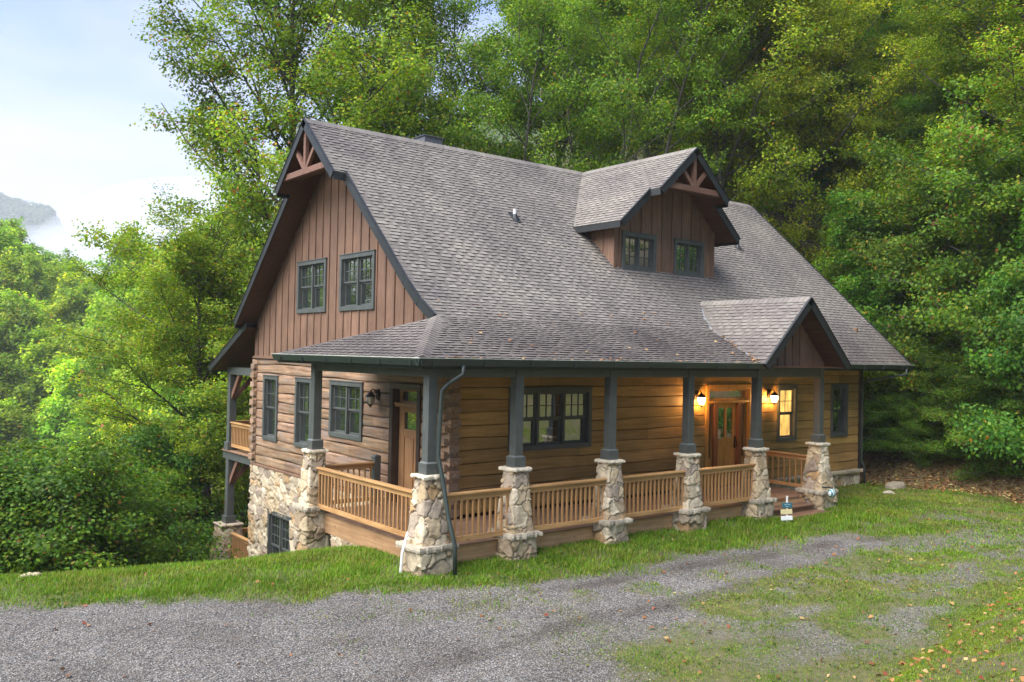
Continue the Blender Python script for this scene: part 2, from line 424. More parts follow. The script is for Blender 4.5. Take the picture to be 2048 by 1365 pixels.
def mountain_z(x, y):
    z = 300*np.exp(-(np.maximum(0, x-300)/75)**2-(np.minimum(0, x-120)/330)**2)*np.exp(-((y-1820)/330)**2)
    z = np.maximum(z, 195*np.exp(-((x-395)/120)**2)*np.exp(-((y-1800)/330)**2))
    return z*(.86+.28*fbm(x/110, y/110, 9, 5))-50
def build_mountain():
    xs = np.linspace(-500, 900, 120); ys = np.linspace(1150, 2400, 100); GX_, GY_ = np.meshgrid(xs, ys); x = GX_.ravel(); y = GY_.ravel()
    i = (np.arange(99)[:, None]*120+np.arange(119)[None, :]).ravel()
    tag(obj('mountain', np_mesh('mountain', np.stack([x, y, mountain_z(x, y)], 1), [np.stack([i, i+1, i+121, i+120], 1)]), mat_plain('wooded_mountain', (.035, .06, .025), .9, .4, .02), smooth=True), kind='structure')
build_mountain()
# ------------------------------------------------------------------ house
house = empty('log_house', (7.6, 4.5, -.4), world=True)
tag(house, 'two-storey brown log house with grey shingle roof, front dormer and stone-pier porch', 'house')
XW, DW = 15.33, 10.2          # house length along x, depth along y
HC, PY, PX = 1.308, -2.132, -1.825
PIERX = [-1.825, .071, 2.471, 4.838, 7.253, 9.808]
RIDGE_Y, RIDGE_Z, SL = 5.1, 8.97, .935
def zmain(y): return RIDGE_Z-SL*abs(y-RIDGE_Y)
YA = .75; ZA = zmain(YA)
YM = .20; ZM = ZA-.82*(YA-YM)
YB = -.42; ZB = ZM-.61*(YM-YB)
YC, ZC = -2.50, 3.29
PORTX, PORTZ, PORTS = 8.58, 4.86, .92
DRX, DRZ, DRS = 8.19, 8.955, .90

PL = lambda a, z, o: (-o, a, z)              # left wall (x = 0), outward -x
PF = lambda a, z, o: (a, -o, z)              # front wall (y = 0), outward -y
PD = lambda a, z, o: (a, 1.6-o, z)           # dormer front
PP = lambda a, z, o: (a, -2.10-o, z)         # portico gable front
def pbox(mb, P, a0, a1, z0, z1, o0, o1, tint=None):
    p, q = P(a0, z0, o0), P(a1, z1, o1)
    mb.box(p[0], q[0], p[1], q[1], p[2], q[2], tint)

def log_wall(P, a0, a1, z0, z1, openings, mat, seed, h=.262, name='log_wall', gw=1.0):
    rr = random.Random(seed); mb = MB(); k = 0; z = z0
    while z < z1-.02:
        ze = min(z+h, z1)
        w_ = gw; prof = [(z, -.04), (z+.016*w_, -.012), (z+.040*w_, -.002), (z+.09*w_, .003), (ze-.075*w_, .003), (ze-.034*w_, -.002), (ze-.012*w_, -.010), (ze, -.04)]
        zs = sorted(set([p[0] for p in prof]+[q for op in openings for q in (op[2], op[3]) if z < q < ze]))
        def off(q):
            for (za, oa), (zb, ob) in zip(prof, prof[1:]):
                if za <= q <= zb: return oa+(ob-oa)*(q-za)/max(1e-6, zb-za)
            return -.045
        cuts = [a0]; c = a0+rr.uniform(1.5, 4.5)
        while c < a1-1: cuts.append(c); c += rr.uniform(2.6, 5.2)
        cuts.append(a1)
        for p, q in zip(cuts, cuts[1:]):
            g = rr.uniform(.80, 1.18); tn = (g, g*rr.uniform(.96, 1.02), g*rr.uniform(.92, 1.02))
            for za, zb in zip(zs, zs[1:]):
                segs = [(p, q-.006 if q < a1 else q)]; zm = (za+zb)/2
                for op in openings:
                    if op[2] < zm < op[3]:
                        ns = []
                        for s, e in segs:
                            if op[0] > s: ns.append((s, min(e, op[0])))
                            if op[1] < e: ns.append((max(s, op[1]), e))
                        segs = [(s, e) for s, e in ns if e-s > .004]
                for s, e in segs:
                    n = max(1, int((e-s)/.3)); vs = []; fs = []
                    for i in range(n+1):
                        a = s+(e-s)*i/n
                        j = lambda zz: (.010 if gw > .5 else .005)*(math.sin(a*3.1+k*2.3)*math.sin(zz*17+k)+math.sin(a*7.7+k*5+seed))*.6
                        dz = .010*math.sin(a*1.7+k*1.9+seed)
                        vs += [P(a, za+(dz if za in (z, z+.016*w_, z+.04*w_) and not k == 0 else 0), off(za)+j(za)), P(a, zb+(.010*math.sin(a*1.7+(k+1)*1.9+seed) if zb in (ze, ze-.012*w_, ze-.034*w_) and ze < z1 else 0), off(zb)+j(zb))]
                    fs = [(2*i, 2*i+2, 2*i+3, 2*i+1) for i in range(n)]
                    mb.add(vs, fs, tn)
        z += h; k += 1
    return obj(name, mb, mat, house)

# window data: (P, a0, a1, z0, z1, units, grid cols, grid rows, style)
WINS = [(PL, 8.435, 9.428, .806, 2.625, 1, 3, 2, 'hung'), (PL, 6.27, 7.268, .806, 2.625, 1, 3, 2, 'hung'), (PL, 3.558, 5.243, 1.258, 2.625, 2, 2, 2, 'hung'),
        (PF, 1.54, 3.944, 1.289, 2.647, 3, 3, 2, 'hung'), (PF, 11.088, 11.998, 1.066, 2.647, 1, 2, 2, 'lit'), (PF, 13.759, 14.662, 1.078, 2.647, 1, 2, 2, 'hung'),
        (PL, 5.603, 7.298, 4.348, 5.708, 2, 3, 2, 'hung'), (PL, 3.115, 4.844, 4.348, 5.708, 2, 3, 2, 'hung'),
        (PD, 6.46, 7.75, 5.655, 6.66, 2, 2, 3, 'case'), (PD, 8.49, 9.74, 5.655, 6.66, 2, 2, 3, 'case'),
        (PL, 7.30, 8.89, -3.05, -1.13, 2, 3, 3, 'hung')]
def make_window(P, a0, a1, z0, z1, units, gc, gr, style):
    c = .10; mb = MB()
    for q in ((a0, a0+c, z0, z1-c), (a1-c, a1, z0, z1-c), (a0, a1, z1-c, z1), (a0+c, a1-c, z0, z0+c+.01)):
        pbox(mb, P, *q, -.13, .048)
    pbox(mb, P, a0-.012, a1+.012, z1-.001, z1+.025, -.02, .062)
    ia0, ia1, iz0, iz1 = a0+c, a1-c, z0+c+.01, z1-c
    w = (ia1-ia0-(units-1)*.065)/units
    for i in range(1, units):
        x = ia0+i*w+(i-1)*.065; pbox(mb, P, x, x+.065, iz0, iz1, -.13, .012)
    win = obj('window', mb, TRIM, house, bevel=.006)
    sb = MB(); pb = MB(); zm = (iz0+iz1)/2-.01; s = .045
    def ring(b0, b1, y0, y1, o0, o1):
        for q in ((b0, b0+s, y0, y1), (b1-s, b1, y0, y1), (b0+s, b1-s, y0, y0+s), (b0+s, b1-s, y1-s, y1)): pbox(sb, P, *q, o0, o1)
    def grid(b0, b1, y0, y1, o):
        for k in range(1, gc): x = b0+(b1-b0)*k/gc; pbox(sb, P, x-.009, x+.009, y0, y1, o, o+.014)
        for k in range(1, gr): y = y0+(y1-y0)*k/gr; pbox(sb, P, b0, b1, y-.009, y+.009, o, o+.013)
    for i in range(units):
        b0 = ia0+i*(w+.065); b1 = b0+w
        if style == 'case':
            ring(b0, b1, iz0, iz1, -.075, -.035); grid(b0+s, b1-s, iz0+s, iz1-s, -.06); pbox(pb, P, b0+s-.004, b1-s+.004, iz0+s-.004, iz1-s+.004, -.068, -.062)
        else:
            ring(b0, b1, zm, iz1, -.070, -.030); grid(b0+s, b1-s, zm+s, iz1-s, -.056); pbox(pb, P, b0+s-.004, b1-s+.004, zm+s-.004, iz1-s+.004, -.064, -.058)
            ring(b0+.004, b1-.004, iz0, zm+.002, -.110, -.0705); pbox(pb, P, b0+s, b1-s, iz0+s-.004, zm-s+.006, -.104, -.098)
    obj('sash', sb, TRIM, win)
    obj('pane', pb, GLASSLIT if style == 'lit' else GLASS, win)
    return win
wins = [make_window(*w) for w in WINS]
wins[4]['label'] = 'narrow window lit warm yellow from inside'
wins[3]['label'] = 'wide three-part porch window'
def ops(P): return [(w[1]+.05, w[2]-.05, w[3]+.05, w[4]-.05) for w in WINS if w[0] is P]
log_wall(PL, 0, DW, .06, 3.11, [o for o in ops(PL) if o[3] < 3 and o[3] > 0]+[(1.08, 2.25, -1, 2.62)], LOGY, 5, gw=.8)
log_wall(PF, .0, XW, .06, 3.36, ops(PF)+[(8.05, 9.88, -1, 2.62)], LOGX, 9, gw=.30)
# wall core behind the logs (closes the house)
mb = MB(); mb.box(.32, XW-.1, .32, DW-.1, -3.6, 4.0, (.3, .3, .3))
mb.box(XW-.1, XW, 0.06, DW, -.5, 4.4); mb.box(.05, XW-.1, DW-.1, DW, -3.6, 4.4)
obj('wall_core', mb, BOARD, house)
# dovetailed corner log ends
def corner_ends(name, cx, cy, sx, sy, z0, z1, mat):
    mb = MB(); z = z0; k = 0; h = .131; rr = random.Random(int(cy*10)+3)
    while z < z1:
        g = rr.uniform(.82, 1.15); t = (g, g, g); e = .10+rr.uniform(-.02, .02); s = .032
        if k % 2 == 0:   # log of the side wall runs out past the front face
            y0, y1 = cy-sy*.25, cy+sy*e
            for_x = (cx-.012*1, cx+sx*.0)
            xa, xb = cx-.02, cx+.24
            mb.add([(xa,y0,z+.012),(xb,y0,z+.012),(xb,y0,z+h-.012),(xa,y0,z+h-.012),(xa,y1,z-s),(xb,y1,z+.0),(xb,y1,z+h+s*.3),(xa,y1,z+h+s*.2)],
                   [(0,1,2,3),(7,6,5,4),(0,4,5,1),(1,5,6,2),(2,6,7,3),(3,7,4,0)] if sy < 0 else [(3,2,1,0),(4,5,6,7),(1,5,4,0),(2,6,5,1),(3,7,6,2),(0,4,7,3)], t)
        else:            # log of the front wall runs out past the side face
            x0, x1 = cx+.25, cx-e
            ya, yb = (cy-.02, cy+.24) if sy < 0 else (cy-.24, cy+.02)
            mb.add([(x0,ya,z+.012),(x0,yb,z+.012),(x0,yb,z+h-.012),(x0,ya,z+h-.012),(x1,ya,z+.0),(x1,yb,z-s),(x1,yb,z+h+s*.2),(x1,ya,z+h+s*.3)],
                   [(3,2,1,0),(4,5,6,7),(1,5,4,0),(2,6,5,1),(3,7,6,2),(0,4,7,3)], t)
        z += h; k += 1
    obj(name, mb, mat, house)
corner_ends('log_end', 0, 0, -1, -1, .06, 3.0, LOGY)
corner_ends('log_end', 0, DW, -1, 1, .06, 3.0, LOGY)
mb = MB(); mb.box(-.06, .04, .02, DW+.02, 3.11, 3.165); mb.box(-.03, .02, .25, DW, 3.165, 3.19)
obj('wall_trim', mb, BOARD, house, bevel=.005)
mb = MB(); mb.box(-.05, .05, -.05, DW, .0, .058)
obj('water_table', mb, BOARD, house, bevel=.006)

# ---- stone surfaces
PAL = np.array([.98, .93, .85])*np.array([(.46,.37,.25),(.52,.44,.32),(.60,.54,.43),(.43,.35,.26),(.47,.33,.19),(.42,.365,.31),(.56,.47,.34),(.37,.32,.275),(.64,.585,.48),(.53,.47,.37)])
def stone_field(su, sv, seed, cell, asp, depth, shear, pal, bright):
    wob = (fbm(su/.13, sv/.13, seed+3, 2)-.5)*.10
    gx = (su+shear*sv+wob)/cell; gy = (sv+.25*(fbm(su/.2, sv/.2, seed+7, 2)-.5))/(cell*asp)
    gx = gx+.9*(fbm(gx/1.9, gy/1.9, seed+1, 2)-.5); gy = gy+1.0*(fbm(gx/1.7, gy/1.7, seed+2, 2)-.5)
    ix = np.floor(gx).astype(int); iy = np.floor(gy).astype(int)
    f1 = np.full(gx.shape, 9.0); f2 = f1.copy(); idx = np.zeros(gx.shape, np.int64)
    for dx in (-1, 0, 1):
        for dy in (-1, 0, 1):
            a = ix+dx; b = iy+dy
            hh = ((a*73856093) ^ (b*19349663) ^ (seed*83492791)) & 0x7fffffff
            hh = (hh ^ (hh >> 13))*1274126177 & 0x7fffffff
            r1 = (hh & 1023)/1023.0; r2 = ((hh >> 10) & 1023)/1023.0; wt = .75+.5*((hh >> 20) & 255)/255.0
            dd = (np.abs(a+.05+.9*r1-gx)**1.5+np.abs(b+.05+.9*r2-gy)**1.5)**(1/1.5)*wt
            c = dd < f1
            f2 = np.where(c, f1, np.minimum(f2, dd)); idx = np.where(c, hh, idx); f1 = np.where(c, dd, f1)
    e = f2-f1
    bulge = sstep(.0, .075, e)
    r3 = ((idx >> 5) & 255)/255.0; r4 = ((idx >> 12) & 255)/255.0; r5 = (idx % 97)/97.0
    tilt = (r4-.5)*2.6*(gx-np.floor(gx)-.5)+(r5-.5)*2.6*(gy-np.floor(gy)-.5)
    d = depth*(bulge*(.45+.65*r3)+.45*bulge*tilt)-depth*.3+.016*(fbm(su/.06, sv/.06, seed+9, 3)-.5)
    ci = pal[idx % len(pal)]*(.86+.30*r5)[:, None]*bright
    mort = np.array([.29, .24, .17])*bright
    cc = ci*bulge[:, None]+mort*(1-bulge)[:, None]
    cc = cc*(.78+.44*fbm(su/.09, sv/.09, seed+12, 3))[:, None]
    return d, cc
def stone_patch(c00, c10, c11, c01, res=.022, cell=.24, asp=.7, depth=.05, seed=0, shear=0.0, pal=PAL, bright=1.0, skip=None):
    """bilinear patch c00-c10 (bottom) c01-c11 (top) displaced into rubble stones; returns V, F, tint"""
    c00, c10, c11, c01 = map(lambda p: np.array(p, float), (c00, c10, c11, c01))
    Lu = max(np.linalg.norm(c10-c00), np.linalg.norm(c11-c01)); Lv = np.linalg.norm(c01-c00)
    nu = max(2, int(Lu/res)); nv = max(2, int(Lv/res))
    u, v = np.meshgrid(np.linspace(0, 1, nu+1), np.linspace(0, 1, nv+1)); u = u.ravel(); v = v.ravel()
    Pp = (c00*(1-u)[:, None]+c10*u[:, None])*(1-v)[:, None]+(c01*(1-u)[:, None]+c11*u[:, None])*v[:, None]
    n = np.cross(c10-c00, c01-c00); n /= np.linalg.norm(n)
    d, cc = stone_field(u*Lu, v*Lv, seed, cell, asp, depth, shear, pal, bright)
    Vv = Pp+n*d[:, None]
    i = (np.arange(nv)[:, None]*(nu+1)+np.arange(nu)[None, :]).ravel()
    F = np.stack([i, i+1, i+nu+2, i+nu+1], 1)
    if skip is not None:
        ctr = Pp[F].mean(1); F = F[~skip(ctr)]
    return Vv, F, cc
def join(parts):
    V = []; F = []; T = []; b = 0
    for v, f, t in parts: V.append(v); F.append(f+b); T.append(t); b += len(v)
    return np.concatenate(V), [np.concatenate(F)], np.concatenate(T)
def frustum_stone(cx, cy, hb, ht, z0, z1, seed, res=.02, cell=.25, asp=.85, depth=.05, bright=1.0):
    """rubble faces wrapped without a break round a tapered square pier"""
    hm = (hb+ht)/2; n = int(2*hm/res); nv = int((z1-z0)/res); m = 4*n
    ring = []
    for k in range(m):
        sd_, t = k//n, (k % n)/n*2-1
        ring.append([(1, -t), (-t, -1), (-1, t), (t, 1)][sd_])
    ring = np.array(ring); nrm2 = np.sign(ring)*np.abs(ring)**7; nrm2 /= np.linalg.norm(nrm2, axis=1)[:, None]
    rnd = 1-.05*(np.min(np.abs(ring), axis=1)**6)[:, None]
    k, v = np.meshgrid(np.arange(m), np.linspace(0, 1, nv+1)); k = k.ravel(); v = v.ravel()
    h = hb+(ht-hb)*v
    d, cc = stone_field(k/n*2*hm, v*(z1-z0), seed, cell, asp, depth, 0, PAL, bright)
    xy = np.array([[cx, cy]])+ring[k]*rnd[k]*h[:, None]+nrm2[k]*d[:, None]
    V = np.concatenate([xy, (z0+(z1-z0)*v)[:, None]], 1)
    i = np.arange(nv)[:, None]*m; q = np.arange(m)[None, :]
    F = np.stack([i+q, i+m+q, i+m+(q+1) % m, i+(q+1) % m], -1).reshape(-1, 4)
    return [(V, F, cc)]
def slab_stone(mb, cx, cy, hx, hy, z0, z1, seed, tint, rough=.03):
    rr = random.Random(seed); n = 7; top = []; bot = []
    ring = []
    for k in range(4*n):
        s = k//n; t = (k % n)/n*2-1
        p = [(t,-1),(1,t),(-t,1),(-1,-t)][s]
        ring.append((cx+p[0]*hx+rr.uniform(-rough, rough), cy+p[1]*hy+rr.uniform(-rough, rough)))
    m = len(ring)
    vs = [(x, y, z0+rr.uniform(-.012, .012)) for x, y in ring]+[(cx+(x-cx)*1.03, cy+(y-cy)*1.03, (z0+z1)/2+rr.uniform(-.01, .01)) for x, y in ring]+[(cx+(x-cx)*.97, cy+(y-cy)*.97, z1+rr.uniform(-.008, .008)) for x, y in ring]
    fs = []
    for L_ in (0, 1):
        for k in range(m): fs.append((L_*m+k, L_*m+(k+1) % m, (L_+1)*m+(k+1) % m, (L_+1)*m+k))
    fs += [tuple(range(2*m, 3*m)), tuple(range(m-1, -1, -1))]
    mb.add(vs, fs, tint)
bw = (-1, 7.30+.04, 8.89-.04)
def skipwin(c): return (c[:, 1] > 7.36) & (c[:, 1] < 8.83) & (c[:, 2] > -3.0) & (c[:, 2] < -1.19)
v, f, t = join([stone_patch((-.01, DW+.05, -4.2), (-.01, -.05, -4.2), (-.01, -.05, .0), (-.01, DW+.05, .0), res=.026, cell=.36, asp=.70, depth=.075, seed=4, shear=.45, skip=skipwin, bright=.84),
                stone_patch((1.2, DW+.04, -4.2), (-.02, DW+.04, -4.2), (-.02, DW+.04, .0), (1.2, DW+.04, .0), res=.04, cell=.3, depth=.06, seed=5),
                stone_patch((9.6, -.03, -.9), (XW+.03, -.03, -.9), (XW+.03, -.03, -.02), (9.6, -.03, -.02), res=.025, cell=.30, asp=.8, depth=.06, seed=6)])
obj('stone_foundation', np_mesh('stone_foundation', v, f, t), STONE, house, smooth=True)
mb = MB(); rr = random.Random(3); x = 9.9
while x < XW:
    w = rr.uniform(.3, .6); g = rr.uniform(.8, 1.1); slab_stone(mb, min(x+w/2, XW-.1), -.05, w/2-.01, .10, -.03, .055, int(x*100), (.50*g, .43*g, .31*g), .012); x += w
obj('ledge_stone', mb, STONE, house)

# ---- piers and posts
def make_pier(cx, cy, seed, zbase, hb=.255, hl=.345, hs=.30):
    ps = frustum_stone(cx, cy, hb, .155, .10, 1.25, seed, res=.014, cell=.27, asp=.95, depth=.05)
    ps += frustum_stone(cx, cy, hs, hs-.01, zbase, .06, seed+3, res=.017, cell=.36, asp=.8, depth=.07, bright=.82)
    v, f, t = join(ps)
    pier = obj('stone_pier', np_mesh('stone_pier', v, f, t), STONE, house, smooth=True)
    mb = MB(); slab_stone(mb, cx, cy, .215, .215, 1.245, HC, seed, (.66, .59, .46), .014); obj('cap_stone', mb, STONE, pier)
    mb = MB(); q = hl/2
    for k, (a, b) in enumerate(((-q, -q), (q, -q), (-q, q), (q, q))):
        g = .75+.10*((seed*7+k*3) % 5); slab_stone(mb, cx+a, cy+b, q+.01, q+.01, .055+.008*(k % 2), .145, seed*5+k, (.43*g, .385*g, .305*g), .022)
    obj('ledge_stone', mb, STONE, pier)
    return pier
def make_post(cx, cy, z0, z1, w=.182):
    mb = MB(); mb.box(cx-w/2, cx+w/2, cy-w/2, cy+w/2, z0, z1); po = obj('porch_post', mb, TRIM, house, bevel=.008)
    mb = MB(); b = .128; mb.box(cx-b, cx+b, cy-b, cy+b, z0, z0+.185)
    mb.add([(cx-b,cy-b,z0+.185),(cx+b,cy-b,z0+.185),(cx+b,cy+b,z0+.185),(cx-b,cy+b,z0+.185),(cx-w/2,cy-w/2,z0+.212),(cx+w/2,cy-w/2,z0+.212),(cx+w/2,cy+w/2,z0+.212),(cx-w/2,cy+w/2,z0+.212)],
           [(0,1,5,4),(1,2,6,5),(2,3,7,6),(3,0,4,7)], (1.5, 1.5, 1.5))
    obj('base_trim', mb, TRIM, po); return po
for i, px_ in enumerate(PIERX): make_pier(px_, PY, i+1, -.75, *((.275, .38, .335) if i == 0 else (.30, .37, .33) if i == 5 else ())); make_post(px_, PY, HC, 3.22)
make_pier(PX, 2.264, 8, -1.7, .235, .31, .28); make_post(PX, 2.264, HC, 3.22)
# beams
for a, b in zip(PIERX, PIERX[1:]):
    mb = MB(); mb.box(a+.0911, b-.0911, PY-.07, PY+.07, 2.955, 3.19); obj('porch_beam', mb, TRIM, house, bevel=.006)
for q in ((PX-.07, PX+.07, PY+.0911, 2.264-.0911), (PX+.0911, -.01, 2.264-.07, 2.264+.07), (PIERX[5]-.07, PIERX[5]+.07, PY+.0911, -.01)):
    mb = MB(); mb.box(*q, 2.955, 3.19); obj('porch_beam', mb, TRIM, house, bevel=.006)
mb = MB(); mb.box(PX-.3, PIERX[4]+.0, PY-.25, -.005, 3.19, 3.22); mb.box(PX-.3, -.005, -.005, 3.2, 3.19, 3.22); mb.box(PIERX[4], 9.95, PY-.45, -.005, 3.191, 3.22)
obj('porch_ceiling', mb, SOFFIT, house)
mb = MB(); mb.box(-.0, XW, -.028, -.004, 3.06, 3.19); obj('wall_trim', mb, LOGX, house)

# ---- deck, fascia, steps
mb = MB(); rr = random.Random(8); y = -2.036
while y < -.01:
    g = rr.uniform(.82, 1.15); mb.box(-1.729, 9.95, y, min(y+.136, -.006), -.028, 0, (g, g, g)); y += .142
obj('porch_deck', mb, DECKW, house)
mb = MB(); y = -.002
while y < 2.28:
    g = rr.uniform(.82, 1.15); mb.box(-1.729, -.012, y, y+.136, -.028, 0, (g, g, g)); y += .142
obj('porch_deck', mb, DECKW, house)
mb = MB()
for a, b in zip(PIERX[:-1], PIERX[1:]): mb.box(a+.2, b-.2, -2.012, -1.97, -.62, -.0285)
mb.box(-1.70, 9.9, -2.011, -1.972, -.6, -.03)
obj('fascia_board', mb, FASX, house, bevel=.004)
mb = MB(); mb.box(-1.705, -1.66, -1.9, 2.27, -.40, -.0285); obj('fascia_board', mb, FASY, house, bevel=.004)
mb = MB(); mb.box(-1.60, -1.55, -1.9, 2.2, -.42, -.06); mb.box(-1.55, 0, 2.2, 2.25, -.40, -.03)
for k in range(5): mb.box(-1.5+k*.35, -1.46+k*.35, -1.8, 2.2, -.3, -.03)
obj('deck_joist', mb, FASY, house)
st = MB()
for z, ya, yb, xb in ((-.165, -2.02, -2.36, 9.36), (-.31, -2.30, -2.70, 9.48)):
    st.box(7.66, xb, yb, ya, z-.035, z, (.80, .74, .70)); st.box(7.72, xb-.05, yb+.03, yb+.055, z-.16, z-.0355, (.50, .46, .40))
stp = obj('porch_steps', st, DECKW, house, bevel=.004)
# ---- railings
def railing(p, q, mat, zr=0.0, nbal=None, skip_ends=.05, h=.955):
    (x0, y0), (x1, y1) = p, q; ax = X if abs(x1-x0) > abs(y1-y0) else Y
    mb = MB()
    def bar(w, za, zb):
        if ax == X: mb.box(x0, x1, y0-w/2, y0+w/2, za, zb)
        else: mb.box(x0-w/2, x0+w/2, y0, y1, za, zb)
    bar(.135, zr+h-.04, zr+h); ra = obj('railing', mb, mat, house, bevel=.008)
    mb = MB(); bar(.045, zr+h-.135, zr+h-.0405); obj('top_rail', mb, mat, ra, bevel=.004)
    mb = MB(); bar(.045, zr+.105, zr+.195); obj('bottom_rail', mb, mat, ra, bevel=.004)
    L_ = abs(x1-x0)+abs(y1-y0); n = nbal or int(L_/.118)
    b0 = None
    for k in range(n):
        t = (k+.5)/n; cx = x0+(x1-x0)*t; cy = y0+(y1-y0)*t
        if b0 is None:
            bb = MB(); bb.box(-.018, .018, -.018, .018, zr+.1955, zr+h-.1355); b0 = obj('baluster', bb, CEDZ, ra, bevel=.003); b0.location = (cx, cy, 0); bx, by = cx, cy
        else: copy_part(b0, cx-bx, cy-by, 0)
    return ra
for k in range(4): railing((PIERX[k]+.19, PY-.09), (PIERX[k+1]-.19, PY-.09), CEDX)
railing((PX, PY+.18), (PX, 2.264-.17), CEDY, nbal=28)
railing((PX+.17, 2.264), (-.43, 2.264), CEDX, nbal=9)
railing((PIERX[5], PY+.2), (PIERX[5], -.03), CEDY, nbal=11)
mb = MB(); mb.box(-.43, -.28, 2.19, 2.34, -.4, 1.06); mb.add([(-.44,2.18,1.06),(-.27,2.18,1.06),(-.27,2.35,1.06),(-.44,2.35,1.06),(-.41,2.21,1.10),(-.30,2.21,1.10),(-.30,2.32,1.10),(-.41,2.32,1.10)], [(0,3,2,1),(4,5,6,7),(0,1,5,4),(1,2,6,5),(2,3,7,6),(3,0,4,7)])
obj('newel_post', mb, TRIM, house, bevel=.005)

# ---- doors
def door_mesh(): return MB()
mb = MB()
pbox(mb, PF, 8.00, 8.12, 0, 2.56, -.16, .035); pbox(mb, PF, 9.81, 9.93, 0, 2.56, -.16, .035); pbox(mb, PF, 8.00, 9.93, 2.56, 2.69, -.16, .04)
pbox(mb, PF, 8.12, 9.81, 2.20, 2.27, -.16, .03)
fd = obj('front_door', mb, DOORF, house, bevel=.005)
mb = MB()
for a, b in ((8.42, 8.57), (9.43, 9.56)): pbox(mb, PF, a, b, 0, 2.20, -.17, -.03)
obj('jamb', mb, DOORR, fd, bevel=.004)
mb = MB()
o0, o1 = -.17, -.12
for q in ((8.58, 8.68, .0, 2.19), (9.32, 9.42, .0, 2.19), (8.68, 9.32, 2.06, 2.19), (8.68, 9.32, 1.02, 1.24), (8.68, 9.32, 0, .2), (8.96, 9.04, 1.24, 2.06), (8.95, 9.05, .2, 1.02)): pbox(mb, PF, *q, o0, o1)
for a, b in ((8.68, 8.95), (9.05, 9.32)): pbox(mb, PF, a, b, .2, 1.02, o0, o1-.018, (1.1, 1.1, 1.1))
for a, b in ((8.121, 8.42), (9.56, 9.81)):
    for q in ((a, a+.05, .75, 2.2), (b-.05, b, .75, 2.2), (a, b, 0, .75), (a+.05, b-.05, 2.13, 2.2)): pbox(mb, PF, *q, -.15, -.10)
pbox(mb, PF, 8.12, 9.81, 2.27, 2.33, -.15, -.06); pbox(mb, PF, 8.12, 9.81, 2.51, 2.56, -.15, -.06)
obj('door_leaf', mb, DOORF, fd, bevel=.004)
mb = MB()
pbox(mb, PF, 8.68, 8.96, 1.24, 2.06, -.155, -.149); pbox(mb, PF, 9.04, 9.32, 1.24, 2.06, -.155, -.149); pbox(mb, PF, 8.12, 9.81, 2.33, 2.51, -.12, -.114)
pbox(mb, PF, 8.171, 8.37, .75, 2.13, -.13, -.124); pbox(mb, PF, 9.61, 9.76, .75, 2.13, -.13, -.124)
obj('door_glass', mb, GLASS, fd)
mb = MB(); pbox(mb, PF, 9.345, 9.395, .98, 1.30, -.12, -.105); mb.tube([(9.37, .10, 1.02), (9.37, .04, 1.04), (9.37, .03, 1.10), (9.37, .04, 1.16), (9.37, .10, 1.18)], .012, 6); mb.lathe([(.03, 0), (.03, .03)], (9.37, .10, 1.24), 8)
obj('door_handle', mb, BRONZE, fd)
mb = MB()
pbox(mb, PL, 1.03, 1.16, 0, 2.56, -.20, .04); pbox(mb, PL, 2.16, 2.30, 0, 2.56, -.30, .04); pbox(mb, PL, 1.03, 2.30, 2.56, 2.69, -.20, .045, (1.9, 1.9, 1.9))
sd = obj('side_door', mb, DJAMB, house, bevel=.005)
mb = MB(); pbox(mb, PL, 1.16, 2.16, 2.17, 2.26, -.2, -.02); pbox(mb, PL, 1.16, 2.16, 2.22, 2.26, -.02, .0)
o0, o1 = -.19, -.14
for q in ((1.17, 1.27, .02, 2.17), (1.93, 2.15, .02, 2.17), (1.27, 1.93, 2.05, 2.17), (1.27, 1.93, 1.50, 1.68), (1.27, 1.93, .02, .3), (1.55, 1.65, .3, 1.5), (1.16, 2.16, 2.26, 2.30), (1.16, 1.22, 2.30, 2.56), (2.05, 2.16, 2.30, 2.56), (1.22, 2.05, 2.51, 2.56)): pbox(mb, PL, *q, o0, o1)
for a, b in ((1.27, 1.55), (1.65, 1.93)): pbox(mb, PL, a, b, .3, 1.5, o0, o1-.02, (1.15, 1.15, 1.15))
obj('door_leaf', mb, DOORS, sd, bevel=.004)
mb = MB(); pbox(mb, PL, 1.27, 1.93, 1.68, 2.05, -.17, -.164); pbox(mb, PL, 1.22, 2.05, 2.30, 2.51, -.17, -.164); obj('door_glass', mb, GLASS, sd)

